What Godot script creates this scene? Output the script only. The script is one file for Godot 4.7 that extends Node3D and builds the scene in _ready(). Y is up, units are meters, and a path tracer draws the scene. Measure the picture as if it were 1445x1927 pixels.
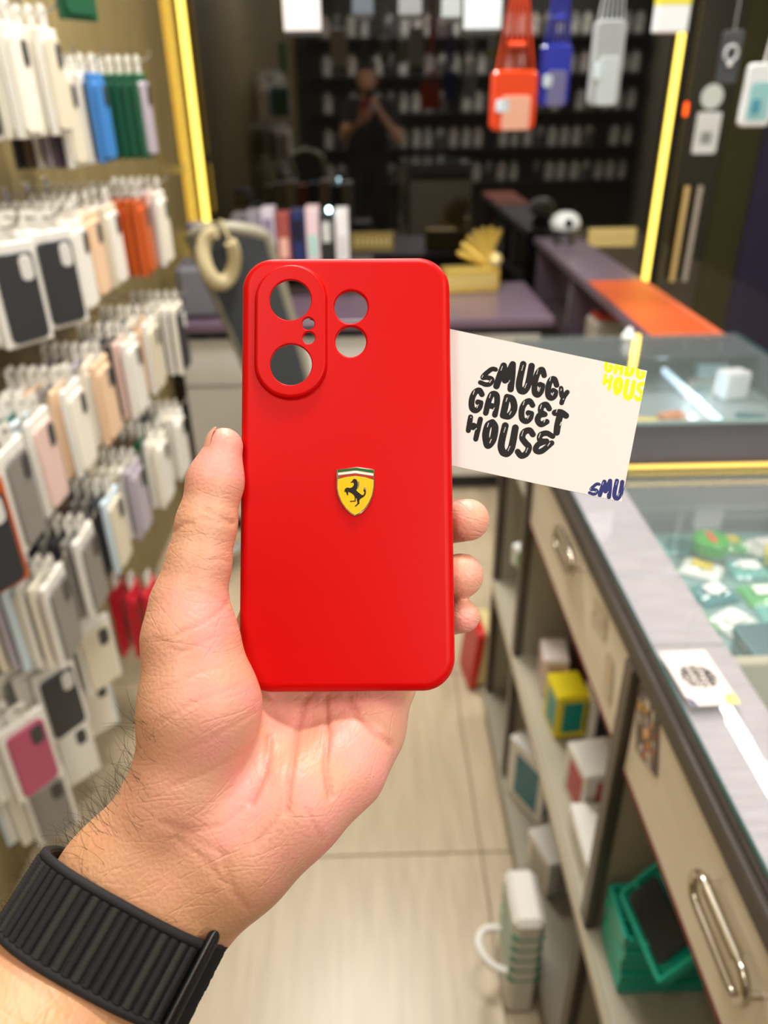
extends Node3D
# A phone-accessory shop: a hand holds up a red phone case in the aisle between a wall of packs and a glass counter.

var mats := {}
var meshes := {}
var taken := {}
var rng := RandomNumberGenerator.new()
const EYE := Vector3(0, 1.5, 0)
var hand_frame: Transform3D      # millimetre frame of the held things: x right, y up along the case, z to the holder's eye

# ---------------------------------------------------------------- helpers
func mat(key: String, c := Color.WHITE, rough := 0.6, metal := 0.0, spec := 0.5) -> StandardMaterial3D:
	if mats.has(key): return mats[key]
	var m := StandardMaterial3D.new()
	m.resource_name = key
	m.albedo_color = c
	m.roughness = rough
	m.metallic = metal
	m.metallic_specular = spec
	mats[key] = m
	return m

func hexm(hex: String, rough := 0.55, metal := 0.0) -> StandardMaterial3D:
	return mat("c%s_%d_%d" % [hex, int(rough * 100), int(metal * 100)], Color(hex), rough, metal)

func glow(key: String, c: Color, e: float) -> StandardMaterial3D:
	if mats.has(key): return mats[key]
	var m := mat(key, c, 0.4)
	m.emission_enabled = true
	m.emission = c
	m.emission_energy_multiplier = e
	return m

func numbered(n: String) -> String:
	var k: int = taken.get(n, 0)
	taken[n] = k + 1
	return n if k == 0 else "%s_%03d" % [n, k]

func thing(called: String, label: String, category: String, at := Vector3.ZERO, turn := 0.0, group := "") -> Node3D:
	var o := Node3D.new()
	o.name = numbered(called)
	add_child(o)
	o.position = at
	o.rotation.y = turn
	tag(o, label, category, group)
	return o

func tag(o: Node, label: String, category: String, group := "") -> void:
	o.set_meta("label", label)
	o.set_meta("category", category)
	if group: o.set_meta("group", group)

func part(parent: Node3D, called: String, m: Mesh, material: Material, at := Vector3.ZERO, turn := Vector3.ZERO) -> MeshInstance3D:
	var o := MeshInstance3D.new()
	o.name = called
	o.mesh = m
	o.material_override = material
	o.position = at
	o.rotation = turn
	parent.add_child(o, true)
	return o

func struct(called: String, m: Mesh, material: Material, at := Vector3.ZERO, turn := Vector3.ZERO) -> MeshInstance3D:
	var o := part(self, numbered(called), m, material, at, turn)
	o.set_meta("kind", "structure")
	return o

func tri(st: SurfaceTool, a: Vector3, b: Vector3, c: Vector3, n: Vector3, na := Vector3.ZERO, nb := Vector3.ZERO, nc := Vector3.ZERO) -> void:
	if na == Vector3.ZERO: na = n
	if nb == Vector3.ZERO: nb = n
	if nc == Vector3.ZERO: nc = n
	if (b - a).cross(c - a).dot(n) > 0.0:
		var t := b; b = c; c = t
		t = nb; nb = nc; nc = t
	st.set_normal(na); st.add_vertex(a)
	st.set_normal(nb); st.add_vertex(b)
	st.set_normal(nc); st.add_vertex(c)

func quad(st: SurfaceTool, a: Vector3, b: Vector3, c: Vector3, d: Vector3, away := Vector3.ZERO) -> void:
	var n := (b - a).cross(c - a)
	if n.length() < 1e-14: n = (c - a).cross(d - a)
	n = n.normalized()
	if n.dot(a + c - 2.0 * away) < 0.0: n = -n
	tri(st, a, b, c, n)
	tri(st, a, c, d, n)

func begin() -> SurfaceTool:
	var st := SurfaceTool.new()
	st.begin(Mesh.PRIMITIVE_TRIANGLES)
	return st

func ax3(a: int, va: float, b: int, vb: float, c: int, vc: float) -> Vector3:
	var v := Vector3.ZERO
	v[a] = va; v[b] = vb; v[c] = vc
	return v

func rbox(s: Vector3, bev := 0.002) -> ArrayMesh:
	var key := "rb%.4f_%.4f_%.4f_%.4f" % [s.x, s.y, s.z, bev]
	if meshes.has(key): return meshes[key]
	var st := begin()
	rbox_into(st, s, bev, Vector3.ZERO)
	meshes[key] = st.commit()
	return meshes[key]

func rbox_into(st: SurfaceTool, s: Vector3, bev: float, o: Vector3) -> void:
	var h := s * 0.5
	bev = minf(bev, minf(h.x, minf(h.y, h.z)) * 0.9)
	for a in 3:
		var b := (a + 1) % 3
		var c := (a + 2) % 3
		for sa: float in [-1.0, 1.0]:
			var p: Array[Vector3] = []
			for q: Array in [[-1, -1], [1, -1], [1, 1], [-1, 1]]:
				p.append(o + ax3(a, sa * h[a], b, q[0] * (h[b] - bev), c, q[1] * (h[c] - bev)))
			quad(st, p[0], p[1], p[2], p[3], o)
			for sb: float in [-1.0, 1.0]:
				var e := h[c] - bev
				quad(st, o + ax3(a, sa * h[a], b, sb * (h[b] - bev), c, -e), o + ax3(a, sa * h[a], b, sb * (h[b] - bev), c, e), o + ax3(a, sa * (h[a] - bev), b, sb * h[b], c, e), o + ax3(a, sa * (h[a] - bev), b, sb * h[b], c, -e), o)
	for sx: float in [-1.0, 1.0]:
		for sy: float in [-1.0, 1.0]:
			for sz: float in [-1.0, 1.0]:
				var g := Vector3(sx, sy, sz)
				tri(st, o + Vector3(sx * h.x, sy * (h.y - bev), sz * (h.z - bev)), o + Vector3(sx * (h.x - bev), sy * h.y, sz * (h.z - bev)), o + Vector3(sx * (h.x - bev), sy * (h.y - bev), sz * h.z), g.normalized())

func tube_into(st: SurfaceTool, pts: PackedVector3Array, rad: PackedFloat32Array, sides := 8, closed := false) -> void:
	var n := pts.size()
	var rings: Array = []
	var up := Vector3(0.13, 0.98, 0.21)
	for i in n:
		var t: Vector3
		if closed: t = pts[(i + 1) % n] - pts[(i - 1 + n) % n]
		else: t = pts[mini(i + 1, n - 1)] - pts[maxi(i - 1, 0)]
		t = t.normalized()
		if absf(t.dot(up)) > 0.95: up = Vector3(0.9, 0.1, 0.4).normalized()
		var u := (up - t * up.dot(t)).normalized()
		var v := t.cross(u)
		up = u
		var r: float = rad[mini(i, rad.size() - 1)]
		var ring: Array = []
		for k in sides:
			var a := TAU * k / sides
			var nn := u * cos(a) + v * sin(a)
			ring.append([pts[i] + nn * r, nn])
		rings.append(ring)
	for i in (n if closed else n - 1):
		var A: Array = rings[i]
		var B: Array = rings[(i + 1) % n]
		for k in sides:
			var k2 := (k + 1) % sides
			var nm: Vector3 = (A[k][1] + A[k2][1]).normalized()
			tri(st, A[k][0], A[k2][0], B[k2][0], nm, A[k][1], A[k2][1], B[k2][1])
			tri(st, A[k][0], B[k2][0], B[k][0], nm, A[k][1], B[k2][1], B[k][1])
	if not closed:
		for e: int in [0, n - 1]:
			var d := (pts[0] - pts[1]).normalized() if e == 0 else (pts[n - 1] - pts[n - 2]).normalized()
			for k in range(1, sides - 1):
				tri(st, rings[e][0][0], rings[e][k][0], rings[e][k + 1][0], d)

func tube(pts: PackedVector3Array, r: float, sides := 8, closed := false) -> ArrayMesh:
	var st := begin()
	tube_into(st, pts, PackedFloat32Array([r]), sides, closed)
	return st.commit()

func capsule_rod(a: Vector3, b: Vector3, r: float, sides := 12) -> ArrayMesh:
	var d := (b - a).normalized()
	var pts := PackedVector3Array()
	var rad := PackedFloat32Array()
	for k in 5:
		var t := PI * 0.5 * k / 4.0
		pts.append(a - d * r * cos(t)); rad.append(maxf(r * sin(t), r * 0.05))
	for k in 5:
		var t := PI * 0.5 * (4 - k) / 4.0
		pts.append(b + d * r * cos(t)); rad.append(maxf(r * sin(t), r * 0.05))
	var st := begin()
	tube_into(st, pts, rad, sides)
	return st.commit()

func lathe(prof: PackedVector2Array, sides := 20) -> ArrayMesh:
	var st := begin()
	var n := prof.size()
	for i in n - 1:
		var a := prof[i]
		var b := prof[i + 1]
		var d := (b - a).normalized()
		var nn := Vector2(d.y, -d.x)
		for k in sides:
			var f := TAU * k / sides
			var g := TAU * (k + 1) / sides
			var n1 := Vector3(nn.x * cos(f), nn.y, nn.x * sin(f))
			var n2 := Vector3(nn.x * cos(g), nn.y, nn.x * sin(g))
			var p := [Vector3(a.x * cos(f), a.y, a.x * sin(f)), Vector3(a.x * cos(g), a.y, a.x * sin(g)), Vector3(b.x * cos(g), b.y, b.x * sin(g)), Vector3(b.x * cos(f), b.y, b.x * sin(f))]
			if a.x > 1e-6: tri(st, p[0], p[1], p[2], (n1 + n2).normalized(), n1, n2, n2)
			if b.x > 1e-6: tri(st, p[0], p[2], p[3], (n1 + n2).normalized(), n1, n2, n1)
	return st.commit()

func rrect(w: float, h: float, r: float, seg := 6, c := Vector2.ZERO) -> PackedVector2Array:
	var p := PackedVector2Array()
	for q in 4:
		var o := Vector2((w * 0.5 - r) * [1, -1, -1, 1][q], (h * 0.5 - r) * [1, 1, -1, -1][q])
		for k in seg + 1:
			var a := PI * 0.5 * (q + float(k) / seg)
			p.append(c + o + Vector2(cos(a), sin(a)) * r)
	return p

func circle(c: Vector2, r: float, seg := 48) -> PackedVector2Array:
	var p := PackedVector2Array()
	for k in seg:
		p.append(c + Vector2(cos(TAU * k / seg), sin(TAU * k / seg)) * r)
	return p

func fill_poly(st: SurfaceTool, poly: PackedVector2Array, z: float, n: Vector3) -> void:
	var ix := Geometry2D.triangulate_polygon(poly)
	for i in range(0, ix.size(), 3):
		var a := poly[ix[i]]
		var b := poly[ix[i + 1]]
		var c := poly[ix[i + 2]]
		tri(st, Vector3(a.x, a.y, z), Vector3(b.x, b.y, z), Vector3(c.x, c.y, z), n)

# a flat plate with holes: cut in strips through the hole centres so that every piece is a simple polygon
func plate(st: SurfaceTool, poly: PackedVector2Array, holes: Array, z: float, n: Vector3) -> void:
	var xs := [-1e4]
	for h: PackedVector2Array in holes:
		var c := Vector2.ZERO
		for p in h: c += p
		xs.append(c.x / h.size() + 0.003)
	xs.append(1e4)
	xs.sort()
	for i in xs.size() - 1:
		if xs[i + 1] - xs[i] < 0.01: continue
		var strip := PackedVector2Array([Vector2(xs[i], -1e4), Vector2(xs[i + 1], -1e4), Vector2(xs[i + 1], 1e4), Vector2(xs[i], 1e4)])
		var pieces: Array = Geometry2D.intersect_polygons(poly, strip)
		for h: PackedVector2Array in holes:
			var nx: Array = []
			for p: PackedVector2Array in pieces:
				nx.append_array(Geometry2D.clip_polygons(p, h))
			pieces = nx
		for p: PackedVector2Array in pieces:
			fill_poly(st, p, z, n)

func poly_normals(p: PackedVector2Array) -> PackedVector2Array:
	var area := 0.0
	var n := p.size()
	for i in n: area += p[i].cross(p[(i + 1) % n])
	var s := 1.0 if area > 0 else -1.0
	var out := PackedVector2Array()
	for i in n:
		var e := (p[(i + 1) % n] - p[(i - 1 + n) % n]).normalized()
		out.append(Vector2(e.y, -e.x) * s)
	return out

# wall between two rings of the same outline count, with smooth normals
func ring_wall(st: SurfaceTool, a: PackedVector2Array, za: float, b: PackedVector2Array, zb: float, na: Array, nb: Array) -> void:
	var n := a.size()
	for i in n:
		var j := (i + 1) % n
		var m: Vector3 = (na[i] + nb[j]).normalized()
		tri(st, Vector3(a[i].x, a[i].y, za), Vector3(a[j].x, a[j].y, za), Vector3(b[j].x, b[j].y, zb), m, na[i], na[j], nb[j])
		tri(st, Vector3(a[i].x, a[i].y, za), Vector3(b[j].x, b[j].y, zb), Vector3(b[i].x, b[i].y, zb), m, na[i], nb[j], nb[i])

func n3(nn: PackedVector2Array, ca: float, sa: float) -> Array:
	var out := []
	for v in nn: out.append(Vector3(v.x * ca, v.y * ca, sa).normalized())
	return out

# extrusion of an outline in xy, from z = 0 to depth, bevelled at the front edge
func extr(poly: PackedVector2Array, depth: float, bev := 0.0) -> ArrayMesh:
	var st := begin()
	var nn := poly_normals(poly)
	var front := poly
	if bev > 0.0:
		front = PackedVector2Array()
		for i in poly.size(): front.append(poly[i] - nn[i] * bev)
		ring_wall(st, poly, depth - bev, front, depth, n3(nn, 0.7, 0.7), n3(nn, 0.7, 0.7))
	fill_poly(st, front, depth, Vector3.BACK)
	fill_poly(st, poly, 0.0, Vector3.FORWARD)
	ring_wall(st, poly, 0.0, poly, depth - bev, n3(nn, 1, 0), n3(nn, 1, 0))
	return st.commit()

func noise_tex(seed_: int, freq: float, size: int, c0: Color, c1: Color, stretch := Vector2.ONE, octaves := 4) -> ImageTexture:
	var fn := FastNoiseLite.new()
	fn.seed = seed_
	fn.noise_type = FastNoiseLite.TYPE_SIMPLEX_SMOOTH
	fn.frequency = 1.0
	fn.fractal_octaves = octaves
	var im := Image.create(size, size, false, Image.FORMAT_RGB8)
	for y in size:
		for x in size:
			# blend four shifted samples so that the tile repeats without a seam
			var u := float(x) / size
			var v := float(y) / size
			var X := u * freq * stretch.x
			var Y := v * freq * stretch.y
			var FX := freq * stretch.x
			var FY := freq * stretch.y
			var a := fn.get_noise_2d(X, Y) * (1 - u) * (1 - v) + fn.get_noise_2d(X - FX, Y) * u * (1 - v) + fn.get_noise_2d(X, Y - FY) * (1 - u) * v + fn.get_noise_2d(X - FX, Y - FY) * u * v
			im.set_pixel(x, y, c0.lerp(c1, clampf(0.5 + a * 0.9, 0, 1)))
	return ImageTexture.create_from_image(im)

func ordinal(n: int) -> String:
	return ["first", "second", "third", "fourth", "fifth", "sixth", "seventh", "eighth", "ninth", "tenth", "eleventh", "twelfth"][mini(n, 11)]

# ---------------------------------------------------------------- scene
func _ready() -> void:
	rng.seed = 7411
	set_camera_and_light()
	room()
	counter()
	back_desk()
	left_rack()
	rear_shelves()
	hanging_things()
	counter_goods()
	held_case()
	held_card()
	person()
	watch_band()

func set_camera_and_light() -> void:
	var cam := Camera3D.new()
	cam.name = "camera"
	var at := CameraAttributesPhysical.new()
	at.frustum_focal_length = 17.75
	at.exposure_aperture = 5.6
	at.frustum_focus_distance = 0.266
	at.frustum_near = 0.02
	at.frustum_far = 100.0
	cam.attributes = at
	cam.fov = 68.15
	cam.position = EYE
	cam.rotation_degrees = Vector3(-28.95, -0.7, -0.91)
	cam.near = 0.02
	add_child(cam)
	hand_frame = cam.transform.translated_local(Vector3(0, 0, -0.267)).scaled_local(Vector3.ONE * 0.001)
	var env := Environment.new()
	env.background_mode = Environment.BG_COLOR
	env.background_color = Color(0.01, 0.01, 0.012)
	env.tonemap_mode = Environment.TONE_MAPPER_LINEAR
	env.tonemap_exposure = 0.56
	env.sdfgi_enabled = true
	env.ssao_enabled = true
	env.ssil_enabled = true
	var we := WorldEnvironment.new()
	we.name = "world"
	we.environment = env
	add_child(we)
	# ceiling panels: glowing face and an area light of the same size below it
	var lamps := [[Vector3(0.2, 2.735, -0.72), Vector2(0.4, 0.2), 4.1], [Vector3(-0.15, 2.735, -2.1), Vector2(0.6, 0.3), 9.5], [Vector3(1.45, 2.735, -2.1), Vector2(0.035, 1.2), 4.5], [Vector3(1.5, 2.735, 0.2), Vector2(0.6, 0.6), 3.0], [Vector3(2.3, 2.735, 1.6), Vector2(0.6, 0.6), 5.0], [Vector3(0.9, 2.735, 1.6), Vector2(0.6, 0.3), 5.0], [Vector3(-0.5, 2.735, 0.5), Vector2(0.3, 0.6), 2.0], [Vector3(1.1, 2.735, 1.98), Vector2(2.6, 0.05), 9.0]]
	var names := ["short white ceiling panel lamp over the aisle by the counter edge", "white ceiling panel lamp over the far end of the aisle", "long narrow white ceiling tube lamp over the glass counter", "square white ceiling panel lamp behind the glass counter", "square white ceiling panel lamp in the rear corner of the shop", "short unseen panel lamp added to brighten the rear shelves", "unseen panel lamp added as side fill close to the khaki wall above the photographer", "long thin unseen tube lamp added to brighten the rear shelves"]  # side fill and both rear shelf lamps are unseen, added to brighten
	var face := glow("lamp_face", Color(1.0, 0.98, 0.95), 4.0)
	for i in lamps.size():
		var s: Vector2 = lamps[i][1]
		var t := thing("ceiling_lamp", names[i], "lamp", lamps[i][0])
		part(t, "housing", rbox(Vector3(s.x + 0.03, 0.03, s.y + 0.03), 0.004), hexm("d8d8d6"))
		part(t, "diffuser", rbox(Vector3(s.x, 0.004, s.y), 0.001), face, Vector3(0, -0.0165, 0))
		var l := AreaLight3D.new()
		l.name = "lamp_light"
		l.area_size = s
		l.area_normalize_energy = true
		l.light_energy = lamps[i][2]
		l.light_color = Color(1.0, 0.982, 0.955)
		l.shadow_enabled = true
		l.position = Vector3(0, -0.022, 0)
		l.rotation.x = -PI / 2
		l.area_range = 12.0
		t.add_child(l)

func room() -> void:
	# floor of large beige tiles
	var grain := noise_tex(3, 5.0, 256, Color("b3a388"), Color("c8b89b"), Vector2(6, 0.7))
	var tiles: Array = []
	for k in 3:
		var m := mat("tile%d" % k, Color(1, 1, 1).darkened([0.0, 0.03, 0.05][k]), 0.34, 0.0, 0.5)
		m.albedo_texture = grain
		m.uv1_triplanar = true
		m.uv1_scale = Vector3(1.1, 1.1, 1.1)
		m.uv1_offset = Vector3(0.31 * k, 0, 0.17 * k)
		tiles.append(m)
	var fl := struct("floor", rbox(Vector3(4.4, 0.1, 6.6), 0.002), hexm("8d8371", 0.7), Vector3(1.2, -0.062, -0.7))
	for ix in 8:
		for iz in 11:
			var x := -0.98 + 0.6 * ix
			var z := 2.482 - 0.6 * iz
			if x > 3.3: continue
			part(fl, "tile", rbox(Vector3(0.597, 0.012, 0.597), 0.0012), tiles[rng.randi() % 3], Vector3(x - 1.2 + 0.3, 0.056, z + 0.7 - 0.3))
	struct("ceiling", rbox(Vector3(4.4, 0.1, 6.6), 0.002), hexm("e4e2dd", 0.8), Vector3(1.2, 2.805, -0.7))
	# left wall: khaki wood-grain panels
	var wood := mat("khaki_wood", Color.WHITE, 0.5)
	wood.albedo_texture = noise_tex(11, 4.0, 256, Color("6d5f3c"), Color("9c8b5e"), Vector2(9, 0.8))
	wood.uv1_triplanar = true
	wood.uv1_scale = Vector3(1.6, 0.9, 1.6)
	var wl := struct("wall_left", rbox(Vector3(0.1, 2.8, 6.4), 0.002), hexm("54492f", 0.8), Vector3(-0.862, 1.36, -0.7))
	for k in 8:
		part(wl, "panel", rbox(Vector3(0.012, 2.74, 0.796), 0.002), wood, Vector3(0.056, 0, -2.8 + 0.8 * k))
	struct("wall_right", rbox(Vector3(0.1, 2.8, 6.4), 0.002), hexm("77705f", 0.8), Vector3(3.3, 1.36, -0.7))
	struct("wall_front", rbox(Vector3(4.2, 2.8, 0.1), 0.002), hexm("3d3a35", 0.8), Vector3(1.2, 1.36, 2.5))
	struct("wall_back", rbox(Vector3(4.2, 2.8, 0.1), 0.002), hexm("2a2823", 0.8), Vector3(1.2, 1.36, -3.9))
	# dark glass over the back wall; it mirrors the shop
	var dark := mat("dark_glass", Color("0b0b09"), 0.03, 0.0, 0.95)
	dark.clearcoat_enabled = true
	dark.clearcoat = 1.0
	dark.clearcoat_roughness = 0.03
	struct("window_1", rbox(Vector3(2.06, 2.3, 0.012), 0.002), dark, Vector3(0.292, 1.15, -3.81))
	struct("trim_1", rbox(Vector3(0.03, 2.3, 0.03), 0.003), hexm("3b3420", 0.4), Vector3(-0.785, 1.15, -3.815))
	var olive := mat("olive_glass", Color("2c2b12"), 0.08, 0.0, 0.6)
	var purple := mat("purple_glass", Color("231f3a"), 0.08, 0.0, 0.6)
	var d := struct("door_1", rbox(Vector3(1.0, 2.26, 0.012), 0.002), dark, Vector3(1.92, 1.135, -3.81))
	part(d, "olive_film", rbox(Vector3(0.16, 2.2, 0.004), 0.001), olive, Vector3(-0.22, 0, 0.009))
	part(d, "purple_film", rbox(Vector3(0.3, 2.2, 0.004), 0.001), purple, Vector3(0.03, 0, 0.009))
	for s: Array in [["handle_and_reflection", "e0c68c", 1.475], ["handle_and_reflection", "c4bab0", 1.535]]:  # second, paler bar with studs is the handle's reflection built solid
		part(d, s[0], tube(PackedVector3Array([Vector3(s[2] - 1.92, -0.46, 0.045), Vector3(s[2] - 1.92, -0.03, 0.045)]), 0.013, 12), hexm(s[1], 0.3, 0.35))
		for yy: float in [-0.4, -0.09]:
			part(d, "handle_stud", rbox(Vector3(0.014, 0.014, 0.042), 0.002), hexm(s[1], 0.25, 0.9), Vector3(s[2] - 1.92, yy, 0.024))
	# LED strips, then two dim emissive bars for their glow reflected on the wall
	strip(Vector3(-0.765, 1.4, -3.79), 1.6, "bright yellow LED strip down the left edge of the dark glass", 6.0, 0.03)
	strip(Vector3(1.349, 1.35, -3.79), 1.75, "bright yellow LED strip down the right edge of the dark glass", 6.0, 0.028)
	strip(Vector3(-0.79, 1.74, -3.52), 0.98, "dim amber reflected glow built as a bar on the khaki wall, upper length", 0.3, 0.03)
	strip(Vector3(-0.79, 1.1, -3.52), 0.22, "dim amber reflected glow built as a bar on the khaki wall, short lower length", 0.3, 0.03)
	var t := thing("light_strip", "horizontal yellow LED strip above the dark glass wall", "light strip", Vector3(0.7, 2.33, -3.79))
	part(t, "channel", rbox(Vector3(2.9, 0.04, 0.02), 0.002), hexm("8d8a80", 0.4, 0.7), Vector3(0, 0, -0.005))
	part(t, "led_tape", rbox(Vector3(2.88, 0.022, 0.01), 0.002), glow("led_bright", Color("ffdc5a"), 4.5), Vector3(0, 0, 0.009))

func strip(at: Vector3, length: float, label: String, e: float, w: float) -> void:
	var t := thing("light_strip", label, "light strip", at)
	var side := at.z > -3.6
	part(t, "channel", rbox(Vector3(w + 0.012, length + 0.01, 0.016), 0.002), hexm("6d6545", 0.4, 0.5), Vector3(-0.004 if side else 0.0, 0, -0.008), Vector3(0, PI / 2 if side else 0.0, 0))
	part(t, "led_tape", rbox(Vector3(w, length, 0.008), 0.002), glow("led_bright" if e > 3 else "reflected_glow", Color("ffdc5a") if e > 3 else Color("e8b43a"), minf(e, 4.5)), Vector3(0.006, 0, 0) if side else Vector3(0, 0, 0.004), Vector3(0, PI / 2 if side else 0.0, 0))  # the dim version is reflected glow built as an emissive bar
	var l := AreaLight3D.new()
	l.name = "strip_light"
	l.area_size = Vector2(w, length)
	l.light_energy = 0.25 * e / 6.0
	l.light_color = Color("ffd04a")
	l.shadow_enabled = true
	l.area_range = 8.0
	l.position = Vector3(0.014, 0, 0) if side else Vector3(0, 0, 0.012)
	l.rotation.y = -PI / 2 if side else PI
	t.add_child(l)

# ---------------------------------------------------------------- the glass counter on the right
func pane_mat(key: String, c: Color, a: float) -> StandardMaterial3D:
	if mats.has(key): return mats[key]
	var m := mat(key, Color(c.r, c.g, c.b, a), 0.02)
	m.transparency = BaseMaterial3D.TRANSPARENCY_ALPHA
	return m

func bar(parent: Node3D, called: String, a: Vector3, b: Vector3, m: Material, bev := 0.002) -> MeshInstance3D:
	return part(parent, called, rbox((b - a).abs(), bev), m, (a + b) * 0.5)

func clip_handle(parent: Node3D) -> void:
	# a steel handle bent like a paper clip: a long rounded loop with a sleeve on one side
	var st := begin()
	var p := PackedVector3Array()
	for k in 13:
		var a := PI * k / 12.0
		p.append(Vector3(-0.014, 0.017 * cos(a), 0.035 + 0.017 * sin(a)))
	for k in 13:
		var a := PI + PI * k / 12.0
		p.append(Vector3(-0.014, 0.017 * cos(a), -0.035 + 0.017 * sin(a)))
	tube_into(st, p, PackedFloat32Array([0.0045]), 10, true)
	part(parent, "handle", st.commit(), hexm("c8c0b2", 0.22, 1.0))
	part(parent, "handle_sleeve", capsule_rod(Vector3(-0.014, 0.017, -0.026), Vector3(-0.014, 0.017, 0.026), 0.0068), hexm("d6cfc0", 0.2, 1.0))
	for s: float in [-1.0, 1.0]:
		part(parent, "handle_stud", tube(PackedVector3Array([Vector3(-0.014, 0, s * 0.05), Vector3(0.002, 0, s * 0.05)]), 0.0035, 8), hexm("c8c0b2", 0.22, 1.0))

func art_sticker(parent: Node3D, at: Vector3, size: Vector2, seed_: int, bg: Color, inks: Array, turn: float) -> void:
	var r2 := RandomNumberGenerator.new()
	r2.seed = seed_
	var im := Image.create(96, 128, false, Image.FORMAT_RGB8)
	im.fill(bg)
	for k in 70:
		var c: Color = inks[r2.randi() % inks.size()]
		var x := r2.randi() % 90
		var y := r2.randi() % 120
		var w := 3 + r2.randi() % 10
		for yy in w * 2:
			for xx in w:
				if Vector2(xx - w * 0.5, (yy - w) * 0.5).length() < w * 0.5 and x + xx < 96 and y + yy < 128: im.set_pixel(x + xx, y + yy, c)
	var m := mat("sticker%d" % seed_, Color.WHITE, 0.4)
	m.albedo_texture = ImageTexture.create_from_image(im)
	var st := begin()
	var h := size * 0.5
	var p := [Vector3(0, h.y, -h.x), Vector3(0, h.y, h.x), Vector3(0, -h.y, h.x), Vector3(0, -h.y, -h.x)]
	var uv := [Vector2(0, 0), Vector2(1, 0), Vector2(1, 1), Vector2(0, 1)]
	for side: float in [-1.0, 1.0]:
		for i: int in ([0, 1, 2, 0, 2, 3] if side < 0 else [0, 2, 1, 0, 3, 2]):
			st.set_normal(Vector3(side, 0, 0))
			st.set_uv(uv[i])
			st.add_vertex(p[i] + Vector3(side * 0.0004, 0, 0))
	part(parent, "sticker", st.commit(), m, at, Vector3(turn, 0, 0))

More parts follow.
